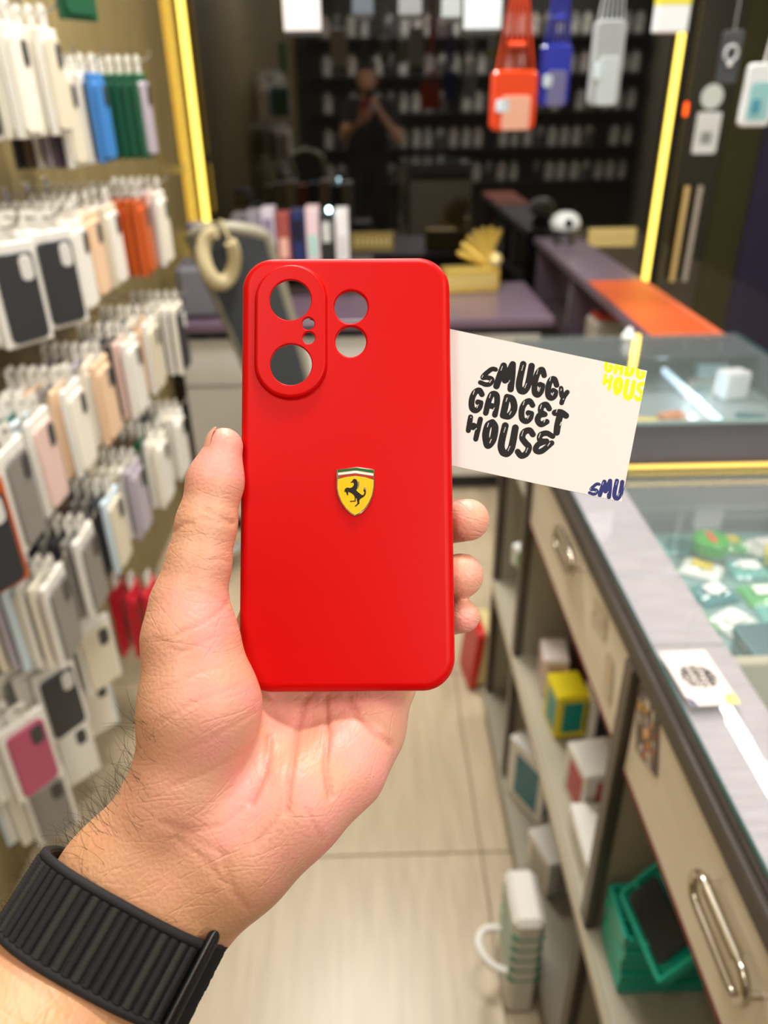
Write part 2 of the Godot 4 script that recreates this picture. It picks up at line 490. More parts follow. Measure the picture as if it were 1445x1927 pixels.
func counter() -> void:
	var mauve := mat("mauve_laminate", Color.WHITE, 0.6)
	mauve.albedo_texture = noise_tex(21, 7.0, 256, Color("938a92"), Color("a79ea6"), Vector2(1, 8))
	mauve.uv1_triplanar = true
	mauve.uv1_scale = Vector3(2, 2, 2)
	var brown := hexm("3a332c", 0.4)
	var grey := hexm("8d8675", 0.5)
	var inner := hexm("a39c89", 0.6)
	var cream := mat("cream_front", Color.WHITE, 0.3)
	cream.albedo_texture = noise_tex(5, 3.0, 128, Color("dcd0b8"), Color("ebe0cb"), Vector2(1, 5))
	cream.uv1_triplanar = true
	var t := thing("display_counter", "long shop counter with glass top, cream drawers and open shelves below", "counter", Vector3(0.53, 0, -0.6))
	var o := -t.position
	bar(t, "toe_kick", o + Vector3(0.3, 0.0, 0.36), o + Vector3(0.75, 0.07, -1.55), brown)
	bar(t, "bottom_board", o + Vector3(0.277, 0.07, 0.36), o + Vector3(0.76, 0.09, -1.56), grey)
	bar(t, "shelf_board", o + Vector3(0.285, 0.435, 0.36), o + Vector3(0.745, 0.452, -1.55), inner)
	bar(t, "shelf_edge", o + Vector3(0.279, 0.433, 0.36), o + Vector3(0.2845, 0.455, -1.55), hexm("b5ab94", 0.4))
	bar(t, "back_panel", o + Vector3(0.748, 0.09, 0.36), o + Vector3(0.762, 0.955, -1.56), inner)
	for z: float in [0.35, -0.665, -1.262, -1.55]:
		bar(t, "partition", o + Vector3(0.302, 0.09, z - 0.008), o + Vector3(0.747, 0.93, z + 0.008), inner)
		bar(t, "post", o + Vector3(0.284, 0.09, z - 0.013), o + Vector3(0.302, 0.928, z + 0.013), hexm("4a4136", 0.35))
	bar(t, "drawer_floor", o + Vector3(0.305, 0.765, 0.35), o + Vector3(0.745, 0.775, -1.55), inner)
	bar(t, "top_rail", o + Vector3(0.287, 0.928, 0.36), o + Vector3(0.31, 0.9505, -1.56), brown)
	bar(t, "rear_rail", o + Vector3(0.74, 0.928, 0.36), o + Vector3(0.765, 0.9575, -1.56), brown)
	# drawers
	var n := 0
	for z: Array in [[0.335, -0.645], [-0.685, -1.245]]:
		var mid: float = (z[0] + z[1]) * 0.5
		var f := bar(t, "drawer", o + Vector3(0.292, 0.782, z[0]), o + Vector3(0.304, 0.927, z[1]), cream, 0.003)
		f.set_meta("label", ["wide cream drawer front with flower sticker", "cream drawer front further along the counter"][n])
		bar(f, "drawer_lip", Vector3(-0.0065, -0.078, z[0] - mid), Vector3(0.006, -0.073, z[1] - mid), hexm("6b2a22", 0.4))
		var hd := Node3D.new()
		hd.name = "handle_set"
		var hz := (-0.378 if n == 0 else -0.955) - mid
		var ho := Vector3(-0.006, 0.026 if n == 0 else 0.045, hz)
		f.add_child(hd)
		clip_handle(hd)
		hd.position = ho
		for c in hd.get_children():
			hd.remove_child(c)
			c.position += ho
			f.add_child(c, true)
		f.remove_child(hd)
		hd.free()
		if n == 0:
			art_sticker(f, Vector3(-0.007, 0.034, -0.603 - mid), Vector2(0.064, 0.08), 5, Color("4a3c36"), [Color("d8cfc8"), Color("8a8580"), Color("e0a21e"), Color("b8401e"), Color("3a3431"), Color("c9c2bb")], -0.35)
		else:
			art_sticker(f, Vector3(-0.007, -0.01, -0.735 - mid), Vector2(0.03, 0.06), 8, Color("cfc1a6"), [Color("b06a5a"), Color("cdbf9f"), Color("d6a24e"), Color("cfc1a6"), Color("c9bda2")], -0.2)
			art_sticker(f, Vector3(-0.007, 0.035, -0.80 - mid), Vector2(0.06, 0.035), 9, Color("cfc1a6"), [Color("a08a76"), Color("cdbf9f"), Color("8f5f8a"), Color("cfc1a6"), Color("c9bda2")], -0.2)
		n += 1
	# top: mauve laminate border with joints, glass laid over it
	for z: Array in [[0.36, -0.12], [-0.122, -0.655], [-0.657, -1.085]]:
		bar(t, "border_strip", o + Vector3(0.298, 0.951, z[0]), o + Vector3(0.384, 0.9605, z[1]), mauve, 0.001)
	bar(t, "border_strip", o + Vector3(0.72, 0.951, 0.36), o + Vector3(0.765, 0.9605, -1.085), mauve, 0.001)
	bar(t, "display_floor", o + Vector3(0.31, 0.84, 0.35), o + Vector3(0.745, 0.85, -1.085), hexm("6f9094", 0.4))
	bar(t, "display_end", o + Vector3(0.31, 0.85, -1.088), o + Vector3(0.745, 0.95, -1.08), hexm("77727a", 0.4))
	bar(t, "glass_top", o + Vector3(0.298, 0.961, 0.36), o + Vector3(0.765, 0.97, -1.085), pane_mat("counter_glass", Color("cfe6df"), 0.05), 0.001)
	bar(t, "glass_edge", o + Vector3(0.2955, 0.961, 0.36), o + Vector3(0.298, 0.97, -1.085), mat("glass_edge", Color("1d4a4c"), 0.1), 0.0006)
	# the raised glass case at the far end
	var g := thing("glass_display_case", "low glass display case raised at the far end of the counter", "display case", Vector3(0.53, 0.971, -1.325))
	o = -g.position
	var slate := hexm("56525a", 0.3)
	bar(g, "front_panel", o + Vector3(0.298, 0.971, -1.09), o + Vector3(0.765, 1.043, -1.1), slate)
	bar(g, "side_panel", o + Vector3(0.298, 0.971, -1.1), o + Vector3(0.306, 1.043, -1.56), slate)
	bar(g, "side_panel", o + Vector3(0.757, 0.971, -1.1), o + Vector3(0.765, 1.043, -1.56), slate)
	bar(g, "back_panel", o + Vector3(0.298, 0.971, -1.552), o + Vector3(0.765, 1.043, -1.56), slate)
	bar(g, "floor_panel", o + Vector3(0.306, 0.971, -1.1), o + Vector3(0.757, 0.976, -1.552), hexm("7f8a8c", 0.35))
	bar(g, "rear_ledge", o + Vector3(0.306, 1.036, -1.43), o + Vector3(0.757, 1.042, -1.552), mat("gloss_slate", Color("3f3c44"), 0.08))
	bar(g, "glass_top", o + Vector3(0.298, 1.043, -1.088), o + Vector3(0.765, 1.05, -1.562), pane_mat("counter_glass", Color("cfe6df"), 0.05), 0.001)
	bar(g, "glass_edge", o + Vector3(0.298, 1.043, -1.0855), o + Vector3(0.765, 1.05, -1.088), mat("glass_edge_pale", Color("8fa3a3"), 0.1), 0.0006)
	bar(g, "glass_edge", o + Vector3(0.765, 1.043, -1.088), o + Vector3(0.7675, 1.05, -1.562), mat("glass_edge", Color("1d4a4c"), 0.1), 0.0006)
	var ws := thing("light_strip", "warm glowing bar along the foot of the raised glass case", "light strip", Vector3(0.53, 0.9712, -1.0775))
	part(ws, "led_tape", capsule_rod(Vector3(-0.13, 0.004, 0), Vector3(0.19, 0.004, 0), 0.0035), glow("warm_bar", Color("f5cf62"), 1.2))  # plain glowing yellow bar along the panel foot
	part(ws, "channel", rbox(Vector3(0.4, 0.003, 0.008), 0.0005), hexm("77705c", 0.4), Vector3(0.02, -0.0005, -0.004))
	var wl2 := AreaLight3D.new()
	wl2.name = "strip_light"
	wl2.area_size = Vector2(0.32, 0.006)
	wl2.light_energy = 0.004
	wl2.light_color = Color("f5cf62")
	wl2.shadow_enabled = true
	wl2.area_range = 4.0
	wl2.position = Vector3(0.03, 0.004, 0.006)
	wl2.rotation.y = PI
	ws.add_child(wl2)
	var lt := thing("tube_light", "cool white LED tube lying inside the raised glass case", "tube light", Vector3(0.606, 0.984, -1.31))
	part(lt, "tube", tube(PackedVector3Array([Vector3(0, 0.004, 0.16), Vector3(0, 0.004, -0.2)]), 0.006, 10), glow("cool_tube", Color("cfeeff"), 3.0))
	part(lt, "clip_base", rbox(Vector3(0.016, 0.004, 0.37), 0.001), hexm("cccccc"), Vector3(0, -0.005, -0.02))
	var l := OmniLight3D.new()
	l.name = "tube_glow"
	l.light_energy = 0.008
	l.light_color = Color("d8f0ff")
	l.light_size = 0.01
	l.shadow_enabled = true
	l.omni_range = 6.0
	l.position = Vector3(0, 0.022, -0.02)
	lt.add_child(l)

func counter_goods() -> void:
	# things lying in the raised case
	var k := 0
	for b: Array in [["small_box", "white carton standing in the raised glass case near its right edge", Vector3(0.69, 0.977, -1.38), Vector3(0.05, 0.05, 0.04), "e6e8ea", 0.2], ["small_box", "pale blue blister pack lying at the back of the raised case", Vector3(0.7, 0.977, -1.5), Vector3(0.06, 0.03, 0.035), "b9d6df", -0.1], ["small_box", "tiny orange box in the raised glass case", Vector3(0.53, 0.977, -1.25), Vector3(0.045, 0.018, 0.03), "c67a46", 0.3], ["small_box", "tiny yellow box beside the orange one in the raised case", Vector3(0.47, 0.977, -1.22), Vector3(0.05, 0.02, 0.028), "d8c24a", -0.2], ["small_box", "green patterned sachet box in the raised glass case", Vector3(0.56, 0.977, -1.17), Vector3(0.06, 0.016, 0.04), "6d9a6d", 0.15], ["small_box", "dark teal box in the raised case beside the tube", Vector3(0.66, 0.977, -1.22), Vector3(0.05, 0.02, 0.05), "2f5a60", -0.3], ["small_box", "silver carton at the left of the raised glass case", Vector3(0.4, 0.977, -1.3), Vector3(0.06, 0.03, 0.05), "aeb4ba", 0.1], ["small_box", "turquoise packet in the right front corner of the raised case", Vector3(0.7, 0.977, -1.15), Vector3(0.05, 0.014, 0.06), "7fb4b8", 0.4]]:
		var t := thing(b[0], b[1], "box", b[2], b[5], "goods in the raised glass case")
		var s: Vector3 = b[3]
		part(t, "carton", rbox(s, 0.002), hexm(b[4], 0.3), Vector3(0, s.y * 0.5, 0))
		part(t, "lid_flap", rbox(Vector3(s.x * 0.92, 0.001, s.z * 0.5), 0.0003), hexm(b[4], 0.2), Vector3(0, s.y + 0.0006, s.z * 0.2))
	# packets under the near glass: glossy sachets in many colours
	var cols := ["6fb0ac", "9fc7c6", "c8dede", "3f7f86", "2c6570", "d8e4e2", "57a86a", "b9d2cf", "86bfc4", "e0e6e4", "4a8f94", "7aa9b8"]
	var words := ["sea green", "pale aqua", "frosted white", "teal", "dark teal", "clear white", "leaf green", "misty grey", "light turquoise", "milky", "deep aqua", "steel blue"]
	var places := ["by the slate end", "second row from slate end", "third row from slate end", "fourth row from slate end", "fifth row from slate end"]
	for r in 5:
		for c in 5:
			var ci := (r * 5 + c * 3 + r) % cols.size()
			var x := 0.43 + c * 0.066 + rng.randf_range(-0.008, 0.008)
			var z := -1.03 + r * 0.066 + rng.randf_range(-0.008, 0.008)
			var t := thing("sachet", "%s glossy packet, %s from the border, %s" % [words[ci], ordinal(c), places[r]], "packet", Vector3(x, 0.851, z), rng.randf_range(-0.6, 0.6), "packets under the counter glass")
			part(t, "pouch", sachet_mesh(k % 4), mat("sachet" + cols[ci], Color(cols[ci]), 0.08, 0.0, 0.6))
			part(t, "label_patch", rbox(Vector3(0.03, 0.0008, 0.022), 0.0002), hexm(["f0efe8", "2f6f78", "d9c24a", "e8e8e8"][k % 4], 0.3), Vector3(0, 0.0135, 0))
			k += 1
	var gp := thing("round_tin", "round bright green tin with red centre under the counter glass", "tin", Vector3(0.515, 0.872, -0.99), 0.0)
	part(gp, "tin", lathe(PackedVector2Array([Vector2(0, 0), Vector2(0.025, 0), Vector2(0.027, 0.003), Vector2(0.027, 0.02), Vector2(0.024, 0.023), Vector2(0, 0.023)]), 28), hexm("359a38", 0.2))
	part(gp, "red_stripe", rbox(Vector3(0.01, 0.001, 0.03), 0.0003), hexm("d2452e", 0.3), Vector3(0, 0.0238, 0))
	var rp := thing("small_box", "red packet under the glass in the far right corner", "box", Vector3(0.68, 0.868, -1.04), 0.3)
	part(rp, "carton", rbox(Vector3(0.05, 0.02, 0.04), 0.002), hexm("c84654", 0.25), Vector3(0, 0.01, 0))
	part(rp, "band", rbox(Vector3(0.051, 0.008, 0.041), 0.002), hexm("e8e0e0", 0.25), Vector3(0, 0.01, 0))
	var yp := thing("small_box", "yellow packet under the glass at the right edge", "box", Vector3(0.61, 0.868, -0.96), -0.4)
	part(yp, "carton", rbox(Vector3(0.04, 0.02, 0.035), 0.002), hexm("d8c93c", 0.25), Vector3(0, 0.01, 0))
	part(yp, "band", rbox(Vector3(0.041, 0.006, 0.036), 0.002), hexm("3f7f4a", 0.25), Vector3(0, 0.01, 0))
	for i in 5:
		var tp := thing("flat_case", "dark teal flat case, %s up in the pile under the counter glass" % ordinal(i), "phone case", Vector3(0.53 + 0.003 * (i % 2), 0.851 + 0.0105 * i, -0.725 - 0.002 * i), 0.05 * (i % 3), "pile of teal flat cases")
		part(tp, "tray", extr(rrect(0.16, 0.075, 0.01, 4), 0.009, 0.001), hexm("1f4d58", 0.25), Vector3(0, 0, 0), Vector3(-PI / 2, 0, 0))
		part(tp, "rim", tube(ring_pts(rrect(0.156, 0.071, 0.009, 4), 0.0092), 0.001, 5, true), hexm("4f8f96", 0.2))
	var bg := thing("plastic_bag", "crumpled clear grey plastic bag under the near counter glass", "bag", Vector3(0.53, 0.851, -0.50))
	part(bg, "film", crumpled(0.3, 0.3, 0.04, 17), mat("film", Color("9d9aa0"), 0.18, 0.0, 0.7))
	part(bg, "fold", crumpled(0.26, 0.12, 0.05, 29), mat("film_fold", Color("c4c2c8"), 0.15, 0.0, 0.7), Vector3(0.01, 0.012, -0.06))
	# things on the open shelves
	for i in 5:
		var tt := thing("teal_tray", "turquoise plastic sorting tray, %s up in the stack on the near shelf" % ordinal(i), "tray", Vector3(0.362, 0.4525 + 0.021 * i, -0.602 - 0.002 * i), 0.04 * (i % 2), "stack of turquoise trays")
		tray(tt, Vector3(0.115, 0.02, 0.08), hexm("1fae94", 0.35))
	var up := thing("teal_tray", "turquoise tray leaning upright behind the tray stack with a dark screen", "tray", Vector3(0.347, 0.6, -0.565), 0.0)
	tray(up, Vector3(0.075, 0.016, 0.12), hexm("1db398", 0.35))
	part(up, "dark_insert", extr(rrect(0.05, 0.09, 0.006, 4), 0.003, 0.001), hexm("2c3436", 0.1), Vector3(0, 0.0165, 0), Vector3(-PI / 2, 0, 0))
	up.rotation = Vector3(0.0, 0.1, 0.9)
	var goods := [
		["slim_box", "yellow and turquoise box on the far shelf", Vector3(0.345, 0.453, -1.05), Vector3(0.06, 0.10, 0.07), "e5d21f", "0f8f86", 0.1],
		["slim_box", "white carton with black screen print on the far shelf", Vector3(0.41, 0.453, -1.02), Vector3(0.07, 0.11, 0.06), "e6e3dd", "2a2a30", -0.1],
		["slim_box", "white box with red dot on the far shelf beside the post", Vector3(0.37, 0.453, -0.88), Vector3(0.11, 0.10, 0.08), "dedbd4", "b5323a", 0.15],
		["slim_box", "long white box lying at the far shelf edge", Vector3(0.335, 0.453, -0.77), Vector3(0.07, 0.05, 0.12), "e4e2dc", "c4bfb4", 0.0],
		["slim_box", "pale mint box on the far shelf behind the long white box", Vector3(0.43, 0.453, -0.76), Vector3(0.08, 0.10, 0.08), "cfe0d8", "1c8c78", 0.2],
		["slim_box", "maroon box at the back of the far shelf", Vector3(0.42, 0.453, -1.18), Vector3(0.06, 0.12, 0.07), "5d1f22", "3a1416", 0.0],
		["slim_box", "black box standing at the back corner of the far shelf", Vector3(0.5, 0.453, -1.16), Vector3(0.05, 0.15, 0.09), "1a1a1c", "333338", 0.1],
		["slim_box", "white and pink box on the far shelf next to the maroon box", Vector3(0.345, 0.453, -1.16), Vector3(0.05, 0.09, 0.07), "e8dcd8", "c9a0a0", -0.1],
		["slim_box", "white box with teal panel leaning on the bottom board", Vector3(0.33, 0.091, -1.17), Vector3(0.04, 0.17, 0.12), "e2e0da", "1f7484", 0.5],
		["slim_box", "plain white box fallen on the bottom board", Vector3(0.36, 0.091, -1.0), Vector3(0.11, 0.10, 0.09), "dcd9d2", "aaa59a", 0.3],
		["slim_box", "brown carton at the back of the bottom board", Vector3(0.5, 0.091, -1.08), Vector3(0.14, 0.16, 0.14), "8a735a", "6a563f", -0.1],
		["slim_box", "dark blue box on the bottom board of the near bay", Vector3(0.42, 0.091, -0.45), Vector3(0.09, 0.17, 0.12), "1d2f4e", "2b4a70", 0.1],
		["slim_box", "dark green box on the bottom board of the near bay", Vector3(0.54, 0.091, -0.5), Vector3(0.1, 0.2, 0.12), "20442f", "32603f", 0.2],
		["slim_box", "white box with red band on the bottom board of the near bay", Vector3(0.4, 0.262, -0.46), Vector3(0.08, 0.03, 0.07), "e2ddd6", "c02a2a", -0.3],
		["slim_box", "black box on the bottom board of the near bay beside the post", Vector3(0.38, 0.091, -0.57), Vector3(0.1, 0.14, 0.09), "22201e", "3a3835", -0.1],
		["slim_box", "grey carton on the shelf beyond the far drawer", Vector3(0.4, 0.453, -1.4), Vector3(0.1, 0.12, 0.12), "b0aca2", "8c887e", 0.1],
		["slim_box", "white packet with green stripe beyond the far drawer", Vector3(0.36, 0.573, -1.4), Vector3(0.09, 0.05, 0.1), "e6e8e4", "4f9a5a", 0.4]]
	for b: Array in goods:
		var t := thing(b[0], b[1], "box", b[2], b[6], "boxes on the open counter shelves")
		var s: Vector3 = b[3]
		part(t, "carton", rbox(s, 0.003), hexm(b[4], 0.35), Vector3(0, s.y * 0.5, 0))
		part(t, "printed_panel", rbox(Vector3(0.001, s.y * 0.7, s.z * 0.62), 0.0003), hexm(b[5], 0.3), Vector3(-s.x * 0.5 - 0.0006, s.y * 0.5, 0.006))
		part(t, "end_panel", rbox(Vector3(s.x * 0.62, s.y * 0.7, 0.001), 0.0003), hexm(b[5], 0.3), Vector3(0, s.y * 0.5, s.z * 0.5 + 0.0006))
	var rb := thing("toy_box", "red and cream flat box standing at the foot of the counter", "box", Vector3(0.303, 0.0, -1.72), 0.12)
	part(rb, "lid", extr(rrect(0.13, 0.20, 0.016, 5), 0.02, 0.003), hexm("c41a16", 0.35), Vector3(-0.03, 0.104, 0.012), Vector3(-0.1, -PI / 2, 0))
	part(rb, "base", extr(rrect(0.12, 0.19, 0.012, 5), 0.03, 0.003), hexm("cdbf86", 0.45), Vector3(0.006, 0.104, 0.01), Vector3(-0.1, -PI / 2, 0))
	# white bag with green stripes, spilling off the bottom board
	var pb := thing("shopping_bag", "white shopping bag with green stripes standing on the floor against the counter", "bag", Vector3(0.246, 0.0, -0.83), 0.0)
	part(pb, "bag", rbox(Vector3(0.055, 0.27, 0.11), 0.01), hexm("d8d5ce", 0.6), Vector3(0, 0.135, 0))
	for k2 in 5:
		part(pb, "stripe", rbox(Vector3(0.0565, 0.014, 0.1115), 0.005), hexm("12886f", 0.5), Vector3(0, 0.105 + 0.03 * k2, 0))
	var hp := PackedVector3Array()
	for k2 in 17:
		var a := PI * k2 / 16.0
		hp.append(Vector3(-0.03 - 0.045 * sin(a), 0.11 + 0.02 * sin(a), 0.04 * cos(a)))
	part(pb, "handle", tube(hp, 0.007, 6), hexm("e9e6e0", 0.6))
	# business card lying on the counter
	var bc := thing("business_card", "white business card lying on the counter top", "card", Vector3(0.327, 0.9706, -0.592), -1.53)
	part(bc, "card", card_mesh(0.082, 0.05, 0.0006), card_material(), Vector3(0, 0.0006, 0), Vector3(-PI / 2, 0, 0))
	var lf := thing("small_box", "white candy-like packet behind the raised case by the mauve desk", "box", Vector3(0.53, 1.0505, -1.535), 0.2)
	part(lf, "cone", lathe(PackedVector2Array([Vector2(0, 0), Vector2(0.012, 0), Vector2(0.013, 0.004), Vector2(0.007, 0.016), Vector2(0.002, 0.022), Vector2(0, 0.022)]), 16), hexm("eeeeee", 0.3))
	part(lf, "foot", lathe(PackedVector2Array([Vector2(0, 0), Vector2(0.015, 0), Vector2(0.015, 0.002), Vector2(0, 0.002)]), 16), hexm("cccccc", 0.3))
	lf.name = "white_figurine"
	tag(lf, "tiny white cone figurine standing on the back edge of the raised glass case", "figurine")

func ring_pts(p: PackedVector2Array, y: float) -> PackedVector3Array:
	var o := PackedVector3Array()
	for v in p: o.append(Vector3(v.x, y, v.y))
	return o

func tray(t: Node3D, s: Vector3, m: Material) -> void:
	part(t, "tray_base", rbox(Vector3(s.x, 0.004, s.z), 0.001), m, Vector3(0, 0.002, 0))
	for q: float in [-1.0, 1.0]:
		part(t, "tray_wall", rbox(Vector3(s.x, s.y, 0.006), 0.0015), m, Vector3(0, s.y * 0.5, q * (s.z * 0.5 - 0.003)))
		part(t, "tray_wall", rbox(Vector3(0.006, s.y, s.z), 0.0015), m, Vector3(q * (s.x * 0.5 - 0.003), s.y * 0.5, 0))
	part(t, "divider", rbox(Vector3(s.x, s.y * 0.9, 0.005), 0.001), m, Vector3(0, s.y * 0.45, s.z * 0.12))
	part(t, "divider", rbox(Vector3(0.005, s.y * 0.9, s.z * 0.6), 0.001), m, Vector3(-s.x * 0.12, s.y * 0.45, -s.z * 0.18))

func sachet_mesh(v: int) -> ArrayMesh:
	var key := "sachet%d" % v
	if not meshes.has(key): meshes[key] = crumpled(0.06, 0.05, 0.013, 40 + v)
	return meshes[key]

# a closed pillow of film with facets and folds
func crumpled(w: float, d: float, h: float, seed_: int) -> ArrayMesh:
	var fn := FastNoiseLite.new()
	fn.seed = seed_
	fn.frequency = 0.22
	var n := 14
	var st := begin()
	var P := []
	for i in n + 1:
		var row := []
		for j in n + 1:
			var u := float(i) / n * 2 - 1
			var v := float(j) / n * 2 - 1
			var e := (1 - u * u * u * u) * (1 - v * v * v * v)
			var y := h * (0.35 + 0.45 * e + 0.5 * fn.get_noise_2d(i * 1.4, j * 1.4) * e) if absf(u) < 1 and absf(v) < 1 else 0.002
			row.append(Vector3(u * w * 0.5 + fn.get_noise_2d(j * 2.0, 50 + i) * w * 0.03, maxf(y, 0.001), v * d * 0.5))
		P.append(row)
	for i in n:
		for j in n:
			for q: Array in [[P[i][j], P[i + 1][j], P[i + 1][j + 1]], [P[i][j], P[i + 1][j + 1], P[i][j + 1]]]:
				var nn: Vector3 = (q[1] - q[0]).cross(q[2] - q[0]).normalized()
				if nn.y < 0: nn = -nn
				tri(st, q[0], q[1], q[2], nn)
	tri(st, Vector3(-w * 0.5, 0, -d * 0.5), Vector3(w * 0.5, 0, -d * 0.5), Vector3(w * 0.5, 0, d * 0.5), Vector3.DOWN)
	tri(st, Vector3(-w * 0.5, 0, -d * 0.5), Vector3(w * 0.5, 0, d * 0.5), Vector3(-w * 0.5, 0, d * 0.5), Vector3.DOWN)
	return st.commit()

# ---------------------------------------------------------------- desk at the back
func back_desk() -> void:
	var mauve := mat("mauve_top", Color("6d5a6c"), 0.3)
	var white := hexm("cfccc2", 0.45)
	var d := thing("work_desk", "mauve topped desk with white front panels before the dark glass", "desk", Vector3(0.05, 0, -3.15))
	part(d, "desk_top", rbox(Vector3(1.47, 0.035, 0.62), 0.004), mauve, Vector3(-0.095, 0.735, 0.0))
	part(d, "dark_rail", rbox(Vector3(1.42, 0.03, 0.5), 0.003), hexm("2a262c"), Vector3(-0.095, 0.702, 0.02))
	for k in 3:
		part(d, "front_panel", rbox(Vector3(0.46, 0.6, 0.02), 0.003), white, Vector3(-0.56 + 0.465 * k, 0.38, 0.27))
		part(d, "panel_groove", rbox(Vector3(0.46, 0.008, 0.004), 0.001), hexm("8e8b82"), Vector3(-0.56 + 0.465 * k, 0.50, 0.281))
	for s: float in [-1.0, 1.0]:
		part(d, "side_panel", rbox(Vector3(0.02, 0.7, 0.52), 0.003), hexm("221d1a"), Vector3(-0.095 + s * 0.715, 0.36, 0.0))
	part(d, "plinth", rbox(Vector3(1.42, 0.08, 0.46), 0.003), hexm("2a262c"), Vector3(-0.095, 0.04, 0.0))
	# riser and the row of upright boxes
	var rs := thing("desk_riser", "dark wooden riser on the left half of the desk", "riser", Vector3(-0.3, 0.7526, -3.28))
	part(rs, "board", rbox(Vector3(0.62, 0.015, 0.2), 0.002), hexm("39312c"), Vector3(0, 0.14, 0))
	for s: float in [-1.0, 1.0]: part(rs, "foot", rbox(Vector3(0.015, 0.133, 0.18), 0.002), hexm("39312c"), Vector3(s * 0.29, 0.0665, 0))
	var spines := [["6f6b74", "c9c6cf", "grey"], ["8f8a96", "5e5a66", "lilac grey"], ["cfc7d6", "8a7a95", "pale lilac"], ["a0504a", "e0b0a0", "brick red and pink"], ["27305e", "1a1a2a", "navy blue"], ["e3c9cf", "a9d0c8", "pink and mint"], ["2c2f2d", "d8d8d6", "black and white patterned"], ["e4e1e2", "cfcccd", "plain white"]]
	for i in spines.size():
		var t := thing("boxed_product", "%s upright box in the row on the desk riser" % spines[i][2], "box", Vector3(-0.525 + 0.059 * i, 0.9002, -3.27), 0.0, "upright boxes on the desk riser")
		var hh := 0.185 + 0.01 * (i % 3)
		part(t, "carton", rbox(Vector3(0.052, hh, 0.12), 0.002), hexm(spines[i][0], 0.4), Vector3(0, hh * 0.5, 0))
		part(t, "spine_label", rbox(Vector3(0.036, hh * 0.42, 0.001), 0.0003), hexm(spines[i][1], 0.4), Vector3(0, hh * (0.3 if i % 2 else 0.62), 0.0606))
	var gb := thing("grey_speaker", "squat grey fabric speaker on the left end of the desk", "speaker", Vector3(-0.655, 0.7526, -2.98), 0.1)
	part(gb, "body", rbox(Vector3(0.16, 0.2, 0.16), 0.02), hexm("6c6a72", 0.8), Vector3(0, 0.1, 0))
	part(gb, "top_cap", rbox(Vector3(0.13, 0.012, 0.13), 0.005), hexm("4c4a50", 0.5), Vector3(0, 0.204, 0))
	var fig := thing("patterned_vase", "small grey and purple patterned vase behind the grey speaker", "vase", Vector3(-0.68, 0.7526, -3.2))
	part(fig, "vase", lathe(PackedVector2Array([Vector2(0, 0), Vector2(0.045, 0), Vector2(0.05, 0.05), Vector2(0.04, 0.2), Vector2(0.05, 0.3), Vector2(0.04, 0.31), Vector2(0, 0.31)]), 18), hexm("6a6480", 0.4))
	for k in 5: part(fig, "pale_band", lathe(PackedVector2Array([Vector2(0.046, 0.06 + 0.05 * k), Vector2(0.0515, 0.07 + 0.05 * k), Vector2(0.046, 0.08 + 0.05 * k)]), 18), hexm("b4b2bd", 0.4))
	# office chair in front of the desk
	var ch := thing("office_chair", "slate grey office chair with pale frame before the desk", "chair", Vector3(-0.338, 0, -2.3), 0.0)
	var st := begin()
	var P := []
	for i in 15:
		var row := []
		var s := float(i) / 14.0
		var y := 0.5 + 0.68 * s
		var w := 0.075 + 0.03 * s
		var lean := 0.16 * (0.6 - s)
		for j in 13:
			var q := float(j) / 12.0 * 2 - 1
			row.append(Vector3(q * w + lean, y - 0.03 * q * q * s, -0.05 * q * q + 0.10 * (s - 0.3) * (s - 0.3) + 0.02))
		P.append(row)
	for side: float in [0.0, 0.035]:
		for i in 14:
			for j in 12:
				var o := Vector3(0, 0, side)
				var nn := Vector3(0, 0, 1.0 if side > 0 else -1.0)
				tri(st, P[i][j] + o, P[i + 1][j] + o, P[i + 1][j + 1] + o, nn)
				tri(st, P[i][j] + o, P[i + 1][j + 1] + o, P[i][j + 1] + o, nn)
	part(ch, "backrest", st.commit(), hexm("3d4248", 0.7))
	var rim := PackedVector3Array()
	for i in 15: rim.append(P[i][0] + Vector3(0, 0, 0.018))
	for j in range(1, 12): rim.append(P[14][j] + Vector3(0, 0, 0.018))
	for i in range(14, -1, -1): rim.append(P[i][12] + Vector3(0, 0, 0.018))
	part(ch, "back_frame", tube(rim, 0.02, 8), hexm("8d8878", 0.5))
	part(ch, "spine_bar", tube(PackedVector3Array([Vector3(0.0, 0.42, 0.0), Vector3(0.12, 0.5, 0.02), Vector3(0.165, 0.66, 0.0), Vector3(0.15, 0.8, -0.02)]), 0.022, 10), hexm("d9dad6", 0.35))
	part(ch, "seat", rbox(Vector3(0.3, 0.07, 0.36), 0.03), hexm("34383e", 0.8), Vector3(0.12, 0.45, -0.14))
	part(ch, "gas_column", tube(PackedVector3Array([Vector3(0, 0.1, -0.16), Vector3(0, 0.42, -0.16)]), 0.025, 10), hexm("222222", 0.3))
	for k in 5:
		var a := TAU * k / 5.0
		part(ch, "base_arm", tube(PackedVector3Array([Vector3(0, 0.1, -0.16), Vector3(0.26 * cos(a), 0.06, -0.16 + 0.26 * sin(a))]), 0.018, 8), hexm("bdbcb6", 0.4))
		part(ch, "castor", lathe(PackedVector2Array([Vector2(0, 0), Vector2(0.02, 0.004), Vector2(0.026, 0.025), Vector2(0.02, 0.05), Vector2(0, 0.052)]), 12), hexm("1c1c1c", 0.4), Vector3(0.26 * cos(a), 0.0, -0.16 + 0.26 * sin(a)))
	var np := thing("neck_cushion", "cream looped neck cushion hanging on the chair back", "cushion", Vector3(-0.41, 1.03, -2.14), 0.35)
	var lp := PackedVector3Array()
	var lr := PackedFloat32Array()
